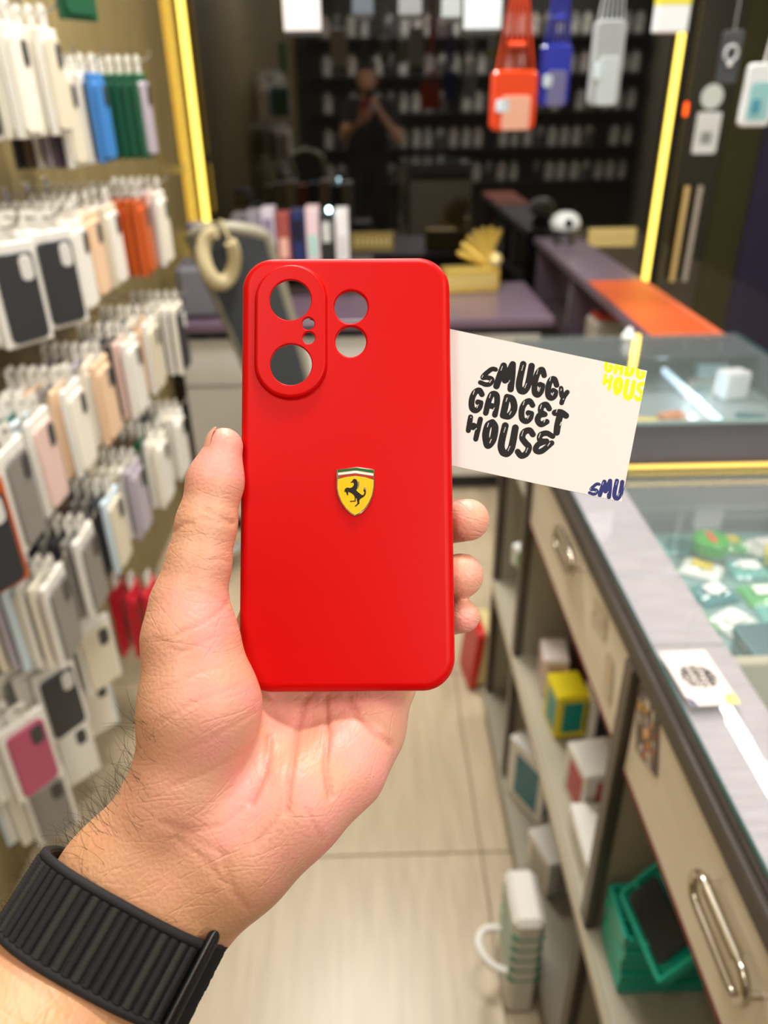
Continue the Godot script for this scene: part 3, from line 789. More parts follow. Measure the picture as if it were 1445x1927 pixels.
	for k in 25:
		var a := 0.9 + TAU * 0.86 * k / 24.0
		lp.append(Vector3(0.042 * sin(a), 0.085 + 0.066 * cos(a), 0.012 * sin(2 * a)))
		lr.append(0.017 + 0.005 * sin(PI * k / 24.0))
	var ls := begin()
	tube_into(ls, lp, lr, 10)
	part(np, "cushion", ls.commit(), hexm("b3a57f", 0.85))
	part(np, "strap", tube(PackedVector3Array([lp[0], lp[0] + Vector3(-0.015, 0.05, -0.03), Vector3(0.0, 0.16, -0.05)]), 0.006, 6), hexm("8f845f", 0.8))
	# gold ornament
	var gm := mat("gold", Color("d8bb5c"), 0.3, 0.45)
	var go := thing("gold_ornament", "gold fan-shaped ornament on a lettered gold block on the desk", "ornament", Vector3(0.45, 0.7526, -3.3), 0.15)
	part(go, "block", rbox(Vector3(0.24, 0.10, 0.09), 0.006), gm, Vector3(-0.03, 0.05, 0))
	for k in 7:
		part(go, "raised_bar", rbox(Vector3(0.012, 0.05, 0.004), 0.001), mat("gold_pale", Color("f0dfa0"), 0.25, 0.4), Vector3(-0.12 + 0.03 * k, 0.05, 0.046))
	for k in 7:
		var a := 0.25 + 0.28 * k
		part(go, "blade", capsule_rod(Vector3(0.04, 0.11, 0.012 * (k % 2)), Vector3(0.04 - 0.11 * cos(a), 0.12 + 0.13 * sin(a), 0.01 * k - 0.03), 0.013, 8), gm)
	part(go, "ball", lathe(PackedVector2Array([Vector2(0, 0), Vector2(0.02, 0.006), Vector2(0.03, 0.03), Vector2(0.02, 0.054), Vector2(0, 0.06)]), 16), mat("gold_pale", Color("f0dfa0"), 0.25, 0.4), Vector3(0.07, 0.1, 0.03))
	for q: Array in [[Vector3(0.01, 0.88, -3.795), 0.2, "dull brass plaque low on the dark glass behind the phone case", "8f7d45"], [Vector3(1.16, 0.88, -3.795), 0.23, "bright brass plaque low on the dark glass near the right strip", "dcc680"]]:
		var pq := thing("brass_plaque", q[2], "plaque", q[0])
		part(pq, "plate", rbox(Vector3(q[1], 0.085, 0.008), 0.002), hexm(q[3], 0.4, 0.25))
		for k in 8: part(pq, "raised_mark", rbox(Vector3(0.012, 0.03, 0.004), 0.001), hexm("d9c68e", 0.4, 0.5), Vector3((k - 3.5) * q[1] / 9.0, 0, 0.005))
	# high mauve ledge with the orange mat
	var lg := thing("high_ledge", "narrow mauve counter running to the dark glass behind the display case", "counter", Vector3(0.875, 0, -2.88))
	part(lg, "ledge_top", rbox(Vector3(0.21, 0.03, 1.68), 0.003), mat("mauve_ledge", Color("6f6170"), 0.3), Vector3(0, 0.885, 0))
	for z: float in [-0.78, -0.1, 0.78]:
		part(lg, "support", rbox(Vector3(0.19, 0.87, 0.03), 0.003), hexm("4b3d4a"), Vector3(0, 0.435, z))
	part(lg, "lower_shelf", rbox(Vector3(0.19, 0.02, 1.6), 0.003), hexm("3a2f38"), Vector3(0, 0.62, 0))
	var om := thing("orange_mat", "flat orange mat on the near half of the mauve counter", "mat", Vector3(0.875, 0.9002, -2.4))
	part(om, "sheet", rbox(Vector3(0.205, 0.004, 0.7), 0.001), hexm("c4512a", 0.45), Vector3(0, 0.002, 0))
	part(om, "hem", rbox(Vector3(0.012, 0.006, 0.7), 0.002), hexm("d86f4c", 0.45), Vector3(0.09, 0.003, 0))
	var dm := thing("dome_camera", "small white and silver dome camera on the end of the mauve counter", "camera", Vector3(0.87, 0.9002, -3.55))
	part(dm, "base", lathe(PackedVector2Array([Vector2(0, 0), Vector2(0.05, 0), Vector2(0.045, 0.03), Vector2(0.03, 0.05), Vector2(0, 0.05)]), 20), hexm("555257", 0.3, 0.6))
	part(dm, "dome", lathe(PackedVector2Array([Vector2(0.03, 0.05), Vector2(0.06, 0.06), Vector2(0.068, 0.085), Vector2(0.055, 0.115), Vector2(0.03, 0.13), Vector2(0, 0.134)]), 24), hexm("dfe6e6", 0.15))
	part(dm, "lens", lathe(PackedVector2Array([Vector2(0, 0), Vector2(0.02, 0), Vector2(0.016, 0.012), Vector2(0, 0.015)]), 16), hexm("101010", 0.1), Vector3(0, 0.09, 0.06), Vector3(PI / 2, 0, 0))
	for b: Array in [["grey pouch on the low shelf of the mauve counter", Vector3(0.86, 0.6305, -3.1), Vector3(0.1, 0.2, 0.1), "8b888a"], ["pale packet with red mark on the low shelf of the mauve counter", Vector3(0.86, 0.6305, -2.75), Vector3(0.12, 0.14, 0.12), "a9a49a"], ["green bottle box on the low shelf of the mauve counter", Vector3(0.85, 0.6305, -2.45), Vector3(0.06, 0.16, 0.06), "0f7a55"], ["dark red box on the low shelf of the mauve counter", Vector3(0.88, 0.6305, -2.25), Vector3(0.12, 0.1, 0.14), "5a211b"]]:
		var t := thing("stored_packet", b[0], "packet", b[1])
		part(t, "packet", rbox(b[2], 0.01), hexm(b[3], 0.5), Vector3(0, b[2].y * 0.5, 0))
		part(t, "flap", rbox(Vector3(b[2].x * 0.8, 0.02, b[2].z * 0.8), 0.004), hexm("b4453c" if b[3] == "a9a49a" else b[3], 0.4), Vector3(0, b[2].y + 0.008, 0))
	# things stuck to the glass door
	var dc := thing("round_sticker", "round white sticker on the glass door", "sticker", Vector3(1.531, 1.466, -3.8))
	part(dc, "disc", lathe(PackedVector2Array([Vector2(0, 0.003), Vector2(0.048, 0.003), Vector2(0.05, 0.0), Vector2(0, 0)]), 32), hexm("cdd6d2", 0.5), Vector3.ZERO, Vector3(PI / 2, 0, 0))
	var lb := thing("door_label", "white rounded label with grey square on the glass door", "sticker", Vector3(1.535, 1.322, -3.803))
	part(lb, "card", extr(rrect(0.11, 0.17, 0.012, 4), 0.004, 0.001), hexm("d9dcdc", 0.5))
	part(lb, "grey_square", rbox(Vector3(0.05, 0.05, 0.001), 0.0003), hexm("8b908e", 0.5), Vector3(0.0, -0.02, 0.0046))
	var ol := thing("indicator_lamp", "tiny glowing orange indicator lamp on the glass door", "lamp", Vector3(1.421, 1.419, -3.802))
	part(ol, "lens", capsule_rod(Vector3(0, -0.02, 0.006), Vector3(0, 0.02, 0.006), 0.009), glow("orange_led", Color("ff5a12"), 3.0))
	part(ol, "bezel", rbox(Vector3(0.026, 0.07, 0.006), 0.002), hexm("151515"), Vector3(0, 0, 0.001))
	var il := thing("indicator_lamp", "tiny blue-white indicator lamp in front of the dark glass", "lamp", Vector3(-0.16, 1.03, -3.2))
	part(il, "bulb", lathe(PackedVector2Array([Vector2(0, 0), Vector2(0.006, 0.002), Vector2(0.008, 0.01), Vector2(0.006, 0.018), Vector2(0, 0.02)]), 12), glow("cyan_led", Color("c8f4ff"), 30.0), Vector3(0, 0.06, 0))
	part(il, "stem", tube(PackedVector3Array([Vector3(0, -0.13, 0), Vector3(0, 0.06, 0)]), 0.003, 6), hexm("222222"))

# ---------------------------------------------------------------- packs on the left wall
const INK := {"white": "e9e6dd", "cream": "ddd3bb", "ivory": "efe9d8", "grey": "86827c", "charcoal": "37373a", "red": "8e2f2a", "tan": "c2ac86", "pink": "e2c2b8", "lilac": "b3a9b4", "purple": "53445c", "blue": "3f7dc0", "green": "1d5a3c", "lime": "c9d98a", "brown": "6b5848", "sky": "cfe0ea", "orange": "c4571c", "peach": "e9c7a4", "scarlet": "c01a2c", "yellow": "d9b23c", "teal": "2a6a62", "rose": "b0506a"}

func pack_mesh(kind: String, thick: float) -> ArrayMesh:
	var key := "pack_%s_%.3f" % [kind, thick]
	if meshes.has(key): return meshes[key]
	var m: ArrayMesh
	if kind == "tab":
		var st := begin()
		plate(st, PackedVector2Array([Vector2(-0.020, -0.032), Vector2(0.020, -0.032), Vector2(0.020, 0.006), Vector2(0.014, 0.014), Vector2(-0.014, 0.014), Vector2(-0.020, 0.006)]), [circle(Vector2(0, 0), 0.006, 10)], 0.0006, Vector3.BACK)
		plate(st, PackedVector2Array([Vector2(-0.020, -0.032), Vector2(0.020, -0.032), Vector2(0.020, 0.006), Vector2(0.014, 0.014), Vector2(-0.014, 0.014), Vector2(-0.020, 0.006)]), [circle(Vector2(0, 0), 0.006, 10)], -0.0006, Vector3.FORWARD)
		m = st.commit()
	elif kind == "case":
		m = extr(rrect(0.072, 0.148, 0.011, 3), 0.006, 0.0015)
	elif kind == "lens":
		m = extr(rrect(0.024, 0.042, 0.01, 3), 0.003, 0.001)
	else:
		m = rbox(Vector3(thick, 0.172, 0.092), 0.002)
	meshes[key] = m
	return m

func pack(label: String, at: Vector3, yaw: float, body: String, inner: String, group: String, thick := 0.012) -> Node3D:
	var t := thing("case_pack", label, "phone case pack", at, yaw, group)
	part(t, "box", pack_mesh("box", thick), hexm(INK[body], 0.35), Vector3(-0.002, -0.108, 0))
	part(t, "phone_case", pack_mesh("case", 0), hexm(INK[inner], 0.4), Vector3(thick * 0.5 - 0.001, -0.112, 0), Vector3(0, PI / 2, 0))
	part(t, "lens_ring", pack_mesh("lens", 0), hexm("d8d6d0" if inner == "charcoal" else "3a3a3c", 0.3), Vector3(thick * 0.5 + 0.004, -0.065, -0.018), Vector3(0, PI / 2, 0))
	part(t, "hang_tab", pack_mesh("tab", 0), hexm("e4e0d6", 0.4), Vector3(0, 0, 0), Vector3(0, PI / 2, 0))
	return t

func left_rack() -> void:
	var rows := [
		{"y": 1.565, "name": "top", "z": [-1.38, -1.5, -1.62, -1.74, -1.86, -1.98], "pool": ["white", "ivory", "white", "grey", "cream", "lilac", "white", "sky"]},
		{"y": 1.31, "name": "second", "z": [-1.33, -1.45, -1.57, -1.69, -1.81, -1.93, -2.05], "pool": ["white", "ivory", "cream", "pink", "white", "peach", "lilac"]},
		{"y": 1.055, "name": "third", "z": [-0.93, -1.08, -1.2, -1.35, -1.5, -1.65, -1.8, -1.95], "pool": ["white", "ivory", "cream", "white", "grey", "ivory", "peach"]},
		{"y": 0.80, "name": "fourth", "z": [-1.1, -1.25, -1.4, -1.55, -1.7, -1.85], "pool": ["white", "ivory", "white", "grey", "cream", "ivory"]},
		{"y": 0.545, "name": "fifth", "z": [-1.02, -1.16, -1.3, -1.44], "pool": ["ivory", "white", "white", "cream", "grey"]},
		{"y": 0.29, "name": "bottom", "z": [-1.12, -1.27, -1.42], "pool": ["white", "ivory", "sky", "white"]}]
	var inners := ["white", "ivory", "grey", "white", "cream", "charcoal", "white", "pink", "ivory", "brown"]
	# row, hook -> the packs from the aisle inwards
	var own := {
		"0_0": ["white", "lime", "white", "pink", "white", "sky"], "0_1": ["white", "ivory", "red", "white", "lilac", "lime"], "0_2": ["white", "ivory", "white", "grey", "tan", "red"], "0_3": ["white", "purple", "lilac", "white", "brown", "charcoal"], "0_4": ["blue", "white", "white", "grey", "white", "lilac"], "0_5": ["green", "green", "green", "green", "green", "blue", "white", "pink", "white"],
		"1_0": ["charcoal", "white", "charcoal", "white", "ivory"], "1_1": ["charcoal", "white", "charcoal", "white"], "1_2": ["ivory", "white", "pink", "white"], "1_3": ["peach", "ivory", "pink", "white"], "1_4": ["cream", "white", "peach", "lilac"], "1_5": ["orange", "orange", "orange", "orange", "grey"], "1_6": ["white", "pink", "lilac", "white", "grey"],
		"2_0": ["orange", "white", "charcoal"], "2_2": ["white", "sky", "teal", "white"], "2_5": ["white", "pink", "charcoal", "charcoal", "white"], "2_6": ["white", "peach", "white", "charcoal"], "2_7": ["ivory", "white", "ivory", "white", "tan"],
		"3_0": ["white", "ivory", "white", "sky"], "3_1": ["white", "grey", "charcoal", "grey", "charcoal"], "3_2": ["sky", "charcoal", "grey", "grey", "brown"], "3_4": ["ivory", "white", "green", "brown", "brown"], "3_5": ["white", "ivory", "white", "grey"],
		"4_0": ["rose", "white", "ivory", "white"], "4_1": ["charcoal", "white", "ivory", "brown"], "4_2": ["white", "grey", "ivory", "brown"], "4_3": ["scarlet", "scarlet", "scarlet"]}
	var tips := [[-0.6, -0.58, -0.565, -0.59, -0.565, -0.5], [-0.593, -0.567, -0.565, -0.575, -0.57, -0.53, -0.515], [-0.54, -0.55, -0.556, -0.55, -0.543, -0.522, -0.518, -0.486], [-0.55, -0.545, -0.54, -0.53, -0.51, -0.5]]
	for ri in rows.size():
		var R: Dictionary = rows[ri]
		var zs: Array = R.z
		for hi in zs.size():
			var z: float = zs[hi]
			var tip: float = -0.50 + 0.012 * sin(hi * 2.3 + ri)
			if ri < 4: tip = tips[ri][hi]
			var hy: float = R.y + (0.065 if ri == 0 and hi < 3 else 0.0)
			if ri == 5: tip = -0.69
			if ri == 4: tip = [-0.635, -0.63, -0.6, -0.51][hi]
			var hk := thing("display_hook", "chrome hook, %s from the near end of the %s row" % [ordinal(hi), R.name], "hook", Vector3(-0.80, hy, z), 0.0, "wall hooks")
			part(hk, "rod", tube(PackedVector3Array([Vector3(0.0, 0.004, 0), Vector3(0.80 + tip - 0.005, 0.004, 0), Vector3(0.80 + tip + 0.015, 0.012, 0), Vector3(0.80 + tip + 0.02, 0.026, 0)]), 0.0025, 6), hexm("c9c9c6", 0.25, 0.9))
			part(hk, "mount_plate", rbox(Vector3(0.005, 0.04, 0.03), 0.001), hexm("c9c9c6", 0.25, 0.9), Vector3(0.0, 0, 0))
			var list: Array = own.get("%d_%d" % [ri, hi], [])
			list = list.duplicate()
			while list.size() < (3 if ri >= 4 or (ri == 2 and hi == 0) else 8 if hi < 3 else 6): list.append(R.pool[rng.randi() % R.pool.size()] if rng.randf() > 0.3 else ["grey", "charcoal", "brown", "lilac"][rng.randi() % 4])
			for k in list.size():
				var body: String = list[k]
				var plain: bool = body in ["white", "ivory", "sky", "cream"]
				var inner: String = inners[rng.randi() % inners.size()] if plain else body
				if ri == 1 and hi <= 2 and body == "charcoal": body = "white"; inner = "charcoal"
				if ri == 2 and hi == 0: inner = "charcoal"
				if ri == 4 and k == 0 and hi < 2: body = "white"; inner = ["rose", "charcoal"][hi]
				if ri == 0 and hi == 5 and k == 0: inner = "lilac"
				var yaw := rng.randf_range(-0.015, 0.015)
				if ri == 1 and hi <= 1: yaw = -0.6 + 0.05 * k
				if ri == 4 and hi <= 2: yaw = -0.6
				if ri == 2 and hi == 0: yaw = -0.5
				if ri == 5: yaw = -0.75
				var step := 0.034 if (ri == 1 and hi <= 1) or (ri == 2 and hi == 0) else (0.036 if ri >= 4 else 0.0205)
				var at := Vector3(tip - 0.012 - step * k, hy + 0.0035, z + rng.randf_range(-0.004, 0.004))
				var lab := "%s pack%s, %s from the aisle on the %s hook, %s row" % [body, (" with %s case" % inner) if inner != body else "", ordinal(k), ordinal(hi), R.name]
				pack(lab, at, yaw, body, inner, "packs on the %s row of the left wall" % R.name)
	# a dark green pack hanging from a row above the frame
	var g := pack("dark green pack on its own above the top row", Vector3(-0.55, 1.825, -1.75), -0.5, "green", "green", "packs above the top row")
	g.scale = Vector3(1, 1, 1)
	var hk2 := thing("display_hook", "chrome hook holding the lone dark green pack", "hook", Vector3(-0.80, 1.8215, -1.75))
	part(hk2, "rod", tube(PackedVector3Array([Vector3(0, 0.004, 0), Vector3(0.27, 0.004, 0), Vector3(0.28, 0.02, 0)]), 0.0025, 6), hexm("c9c9c6", 0.25, 0.9))
	part(hk2, "mount_plate", rbox(Vector3(0.005, 0.04, 0.03), 0.001), hexm("c9c9c6", 0.25, 0.9))

func rear_shelves() -> void:
	# the shelf wall behind the photographer, which the dark glass mirrors
	var ys := [0.55, 0.92, 1.29, 1.66, 2.03]
	var nm := ["lowest", "second", "middle", "fourth", "top"]
	var pool := ["white", "ivory", "white", "grey", "cream", "charcoal", "white", "lilac", "pink"]
	for r in ys.size():
		var y: float = ys[r]
		var sh := thing("wall_shelf", "%s black shelf board on the wall behind the photographer" % nm[r], "shelf", Vector3(1.25, y, 2.31))
		part(sh, "board", rbox(Vector3(3.8, 0.02, 0.26), 0.003), hexm("1c1b19", 0.5))
		for s: float in [-1.5, 0.0, 1.5]: part(sh, "bracket", rbox(Vector3(0.02, 0.08, 0.2), 0.003), hexm("2a2926", 0.4), Vector3(s, -0.05, 0.03))
		for k in 25:
			if (k * 7 + r * 3) % 9 == 4: continue
			var body: String = pool[(k * 5 + r * 2 + (k * k) % 3) % pool.size()]
			pack("boxed phone case on the %s shelf behind the photographer" % nm[r], Vector3(-0.45 + 0.145 * k + rng.randf_range(-0.01, 0.01), y + 0.01 + 0.1945, 2.24), PI / 2 + rng.randf_range(-0.15, 0.15), body, "charcoal" if k % 4 == 1 else "white", "boxed cases on the %s rear shelf" % nm[r], 0.02)

# ---------------------------------------------------------------- things hanging before the dark glass
func hanging_things() -> void:
	var z := -2.3
	var rl := thing("hanging_rail", "black rail hung from the ceiling above the picture", "rail", Vector3(0.4, 2.0, z))
	part(rl, "rail", tube(PackedVector3Array([Vector3(-0.9, 0, 0), Vector3(1.0, 0, 0)]), 0.01, 10), hexm("222222", 0.4, 0.5))
	for s: float in [-0.7, 0.8]: part(rl, "drop_rod", tube(PackedVector3Array([Vector3(s, 0, 0), Vector3(s, 0.75, 0)]), 0.006, 8), hexm("222222", 0.4, 0.5))
	# crossbody pouches with cords
	for q: Array in [["orange", Vector3(0.392, 1.405, z), Vector2(0.125, 0.145), "d6451f", "orange phone pouch hanging on fanned orange cords", 1.0, 0.035], ["blue", Vector3(0.508, 1.46, z - 0.05), Vector2(0.085, 0.15), "2b34a0", "blue phone pouch hanging on blue cords beside the orange one", 0.9, 0.02], ["clear", Vector3(0.632, 1.46, z), Vector2(0.085, 0.2), "c9d0d4", "clear plastic pouch hanging to the right of the blue one", 0.35, 0.02]]:
		var t := thing("phone_pouch", q[4], "pouch", q[1], 0.15)
		var s: Vector2 = q[2]
		var m := mat("pouch_" + q[0], Color(q[3]), 0.12, 0.0, 0.6)
		if q[0] == "clear":
			m.albedo_color.a = 0.45
			m.transparency = BaseMaterial3D.TRANSPARENCY_ALPHA
		part(t, "pouch", extr(rrect(s.x, s.y * 0.98, 0.016, 4), 0.02, 0.005), m, Vector3(0, s.y * 0.5, -0.01))
		part(t, "lower_panel", extr(rrect(s.x * 0.62, s.y * 0.56, 0.008, 4), 0.004, 0.001), hexm({"orange": "d9a58f", "blue": "6d6c94", "clear": "b9c3c6"}[q[0]], 0.12), Vector3(s.x * 0.04, s.y * 0.3, 0.0095))
		part(t, "shiny_card", extr(rrect(s.x * 0.3, s.y * 0.2, 0.006, 3), 0.003, 0.001), hexm("cfe0ea", 0.1), Vector3(-s.x * 0.26, s.y * 0.42, 0.0105))
		var w: float = q[6]
		for k in 6:
			var x := (k - 2.5) / 2.5
			part(t, "cord", tube(PackedVector3Array([Vector3(x * s.x * 0.4, s.y * 0.97, 0), Vector3(x * w * 0.45, s.y + 0.2, 0), Vector3(x * w * 0.2, 2.0 - q[1].y - 0.01, 0)]), 0.003, 5), m)
		part(t, "clasp", capsule_rod(Vector3(-w * 0.5, s.y + 0.055, 0.004), Vector3(w * 0.5, s.y + 0.055, 0.004), 0.008, 8), m)
	# hanging tags and packs whose lower ends show
	for q: Array in [["white boxed cable hanging at the top left of the dark glass", Vector3(-0.16, 1.64, z), Vector3(0.095, 0.2, 0.03), "e6e3e6"], ["white boxed cable hanging left of the orange pouch", Vector3(0.3, 1.638, z), Vector3(0.095, 0.2, 0.03), "d5e0e8"], ["small slate blue tag hanging between the white boxes", Vector3(-0.005, 1.675, z), Vector3(0.055, 0.12, 0.012), "59626e"], ["small grey tag hanging right of the slate blue tag", Vector3(0.115, 1.672, z), Vector3(0.06, 0.12, 0.012), "8a8c90"], ["white and yellow boxed charger hanging by the right strip", Vector3(0.785, 1.626, z), Vector3(0.085, 0.2, 0.03), "dfe2e6"], ["clear card tag with glints hanging right of the grey tag", Vector3(0.22, 1.665, z), Vector3(0.05, 0.12, 0.012), "aab2b4"]]:
		var t := thing("hanging_box", q[0], "package", q[1])
		var s: Vector3 = q[2]
		part(t, "carton", rbox(s, 0.003), hexm(q[3], 0.3), Vector3(0, s.y * 0.5, 0))
		if "yellow" in q[0]: part(t, "yellow_band", rbox(Vector3(s.x + 0.001, 0.035, s.z + 0.001), 0.003), hexm("d8cf3a", 0.3), Vector3(0, 0.075, 0))
		else: part(t, "end_flap", rbox(Vector3(s.x * 0.94, 0.012, s.z * 0.94), 0.002), hexm("3c3b3a", 0.3), Vector3(0, -0.003, 0))
		part(t, "hanger_cord", tube(PackedVector3Array([Vector3(0, s.y, 0), Vector3(0, 2.0 - q[1].y - 0.008, 0)]), 0.002, 5), hexm("d8d8d8", 0.4))
	var pc := thing("phone_pouch", "white pouch with pale blue print hanging at the right edge", "pouch", Vector3(1.052, 1.405, z), 0.1)
	part(pc, "pouch", extr(rrect(0.09, 0.15, 0.015, 4), 0.014, 0.004), hexm("d8dde0", 0.25), Vector3(0, 0.076, -0.007))
	part(pc, "print", extr(rrect(0.06, 0.09, 0.006, 3), 0.002, 0.0005), hexm("8fc0c4", 0.3), Vector3(0.0, 0.062, 0.0066))
	part(pc, "print_patch", extr(rrect(0.026, 0.035, 0.006, 3), 0.002, 0.0005), hexm("4f93a8", 0.3), Vector3(-0.008, 0.05, 0.0088))
	part(pc, "cord", tube(PackedVector3Array([Vector3(0, 0.15, 0), Vector3(0.02, 0.35, 0), Vector3(0.02, 0.588, 0)]), 0.004, 6), hexm("d2d2d0", 0.4))
	var rg := thing("key_tag", "dark grey tag with pale ring hanging near the right edge", "tag", Vector3(0.955, 1.51, z), 0.0)
	part(rg, "tag", extr(rrect(0.055, 0.12, 0.008, 3), 0.006, 0.001), hexm("3d4044", 0.4), Vector3(0, 0.06, -0.003))
	var rp := PackedVector3Array()
	for k in 20: rp.append(Vector3(0.016 * cos(TAU * k / 20.0), 0.068 + 0.018 * sin(TAU * k / 20.0), 0.006))
	part(rg, "ring", tube(rp, 0.004, 7, true), hexm("b9bcc0", 0.3))
	part(rg, "bead", lathe(PackedVector2Array([Vector2(0, 0), Vector2(0.007, 0.004), Vector2(0.007, 0.009), Vector2(0, 0.013)]), 12), hexm("d0d2d4", 0.2), Vector3(0, 0.036, 0.008))
	part(rg, "cord", tube(PackedVector3Array([Vector3(0, 0.12, 0), Vector3(0, 0.482, 0)]), 0.002, 5), hexm("88898c", 0.4))
	var wp := thing("hanging_box", "white box whose corner shows in the top right of the view", "package", Vector3(1.17, 1.6, z))
	part(wp, "carton", rbox(Vector3(0.09, 0.2, 0.03), 0.003), hexm("dfe3e8", 0.3), Vector3(0, 0.1, 0))
	part(wp, "hanger_cord", tube(PackedVector3Array([Vector3(0, 0.2, 0), Vector3(0, 0.382, 0)]), 0.002, 5), hexm("d8d8d8", 0.4))

# ---------------------------------------------------------------- the red phone case
func in_hand(o: Node3D, at: Vector3, turn_deg: Vector3) -> void:
	# place a thing given in millimetres of the hand frame; its meshes are in millimetres too
	o.transform = hand_frame * Transform3D(Basis.from_euler(turn_deg * PI / 180.0), at)

func held_case() -> void:
	var red := mat("red_silicone", Color("bd0101"), 0.4, 0.0, 0.26)
	red.rim_enabled = true
	red.rim = 0.12
	red.rim_tint = 0.6
	var t := thing("phone_case", "matte red silicone phone case with gold and black horse badge held up in hand", "phone case")
	in_hand(t, Vector3(-13.3, 15.2, 0), Vector3(-4.8, 0, 0.42))
	var W := 75.2
	var H := 155.4
	var R := 11.5
	var lenses := [[Vector2(-19.65, 60.6), 7.4], [Vector2(-19.4, 37.1), 7.4], [Vector2(-13.3, 51.9), 2.2], [Vector2(-13.1, 46.7), 2.2]]
	var small := [[Vector2(1.8, 58.7), 6.0], [Vector2(1.7, 46.0), 5.5]]
	var pc := Vector2(-19.5, 49.5)
	var pw := 25.3
	var ph := 48.6
	var st := begin()
	var rf := 3.4
	var seg := 12
	# outer face, rounded edge, side, lip, inner wall, inner floor
	var holes: Array = []
	for h: Array in small: holes.append(circle(h[0], h[1] + 0.7))
	var faces := holes.duplicate()
	faces.append(rrect(pw + 1.0, ph + 1.0, (pw + 1.0) * 0.5 - 0.01, 16, pc))
	plate(st, rrect(W - 2 * rf, H - 2 * rf, R - rf, seg), faces, 0.0, Vector3.BACK)
	var prof := []
	for k in 9:
		var a := PI * 0.5 * k / 8.0
		prof.append([rf * (1 - sin(a)), -rf * (1 - cos(a)), sin(a), cos(a)])
	prof.append([0.0, -8.6, 1.0, 0.0])
	prof.append([0.35, -9.5, 0.6, -0.8])
	prof.append([1.0, -9.8, 0.0, -1.0])
	prof.append([1.5, -9.6, -1.0, -0.2])
	prof.append([1.5, -2.6, -1.0, 0.0])
	prof.append([2.6, -1.5, -0.7, -0.7])
	for k in prof.size() - 1:
		var a: Array = prof[k]
		var b: Array = prof[k + 1]
		var pa := rrect(W - 2 * a[0], H - 2 * a[0], R - a[0], seg)
		var pb := rrect(W - 2 * b[0], H - 2 * b[0], R - b[0], seg)
		ring_wall(st, pa, a[1], pb, b[1], n3(poly_normals(pa), a[2], a[3]), n3(poly_normals(pb), b[2], b[3]))
	var inner: Array = []
	for h: Array in small: inner.append(circle(h[0], h[1]))
	for h: Array in lenses: inner.append(circle(h[0], h[1] + 0.45 if h[1] < 3.0 else h[1] + 1.5))
	plate(st, rrect(W - 5.2, H - 5.2, R - 2.6, seg), inner, -1.5, Vector3.FORWARD)
	for h: Array in small: hole_wall(st, h[0], h[1], 0.0, -1.5, 0.7)
	part(t, "shell", st.commit(), red)
	# raised surround of the cameras
	var sp := begin()
	var tops: Array = []
	for h: Array in lenses: tops.append(circle(h[0], h[1] + 0.4))
	var pin := 1.3
	plate(sp, rrect(pw - 2 * pin, ph - 2 * pin, pw * 0.5 - pin - 0.01, 16, pc), tops, 2.3, Vector3.BACK)
	var pr := []
	for k in 7:
		var a := PI * 0.5 * k / 6.0
		pr.append([pin * (1 - sin(a)), 2.3 - pin * (1 - cos(a)), sin(a), cos(a)])
	pr.append([-0.1, 0.5, 1.0, 0.1])
	pr.append([-0.25, 0.15, 0.8, 0.6])
	pr.append([-0.6, 0.0, 0.3, 1.0])
	for k in pr.size() - 1:
		var a: Array = pr[k]
		var b: Array = pr[k + 1]
		var pa := rrect(pw - 2 * a[0], ph - 2 * a[0], pw * 0.5 - a[0] - 0.01, 16, pc)
		var pb := rrect(pw - 2 * b[0], ph - 2 * b[0], pw * 0.5 - b[0] - 0.01, 16, pc)
		ring_wall(sp, pa, a[1], pb, b[1], n3(poly_normals(pa), a[2], a[3]), n3(poly_normals(pb), b[2], b[3]))
	for h: Array in lenses: hole_wall(sp, h[0], h[1], 2.3, 1.2, 0.4)
	part(t, "camera_surround", sp.commit(), red)
	# badge
	var u := 0.01822
	var conv := func(a: Array) -> PackedVector2Array:
		var o := PackedVector2Array()
		for k in range(0, a.size(), 2): o.append(Vector2((a[k] - 710) * u, (680 - a[k + 1]) * u))
		return o
	var chrome := hexm("cfc8b4", 0.18, 1.0)
	var b := part(t, "badge", extr(conv.call([355, 245, 740, 200, 1080, 250, 1087, 380, 1080, 600, 1050, 760, 990, 900, 900, 1030, 800, 1112, 710, 1152, 620, 1108, 520, 1012, 430, 882, 372, 740, 346, 600, 350, 400]), 1.15, 0.25), chrome, Vector3(3.1, -8.2, 0))
	b.set_meta("label", "small shield badge with black prancing horse on yellow")
	var enamel := func(key: String, c: String) -> StandardMaterial3D:
		var m := mat(key, Color(c), 0.25)
		m.clearcoat_enabled = true
		m.clearcoat = 1.0
		m.clearcoat_roughness = 0.05
		return m
	var yellow: StandardMaterial3D = enamel.call("enamel_yellow", "e8b400")
	part(b, "green_stripe", extr(conv.call([375, 258, 735, 222, 1065, 264, 1065, 318, 730, 262, 378, 300]), 0.14, 0.04), enamel.call("enamel_green", "0c5a17"), Vector3(0, 0, 1.12))
	part(b, "white_stripe", extr(conv.call([385, 316, 725, 276, 1065, 335, 1065, 377, 715, 322, 385, 358]), 0.14, 0.04), enamel.call("enamel_white", "efe6d0"), Vector3(0, 0, 1.12))
	part(b, "red_stripe", extr(conv.call([400, 372, 715, 334, 1068, 388, 1068, 446, 900, 393, 730, 366, 560, 382, 412, 420]), 0.14, 0.04), enamel.call("enamel_red", "b0100c"), Vector3(0, 0, 1.12))
	part(b, "yellow_field", extr(conv.call([402, 434, 560, 394, 730, 378, 900, 404, 1068, 460, 1062, 600, 1030, 755, 970, 890, 885, 1010, 790, 1090, 708, 1130, 630, 1085, 540, 1000, 455, 875, 400, 740, 372, 600, 378, 444]), 0.16, 0.05), yellow, Vector3(0, 0, 1.12))
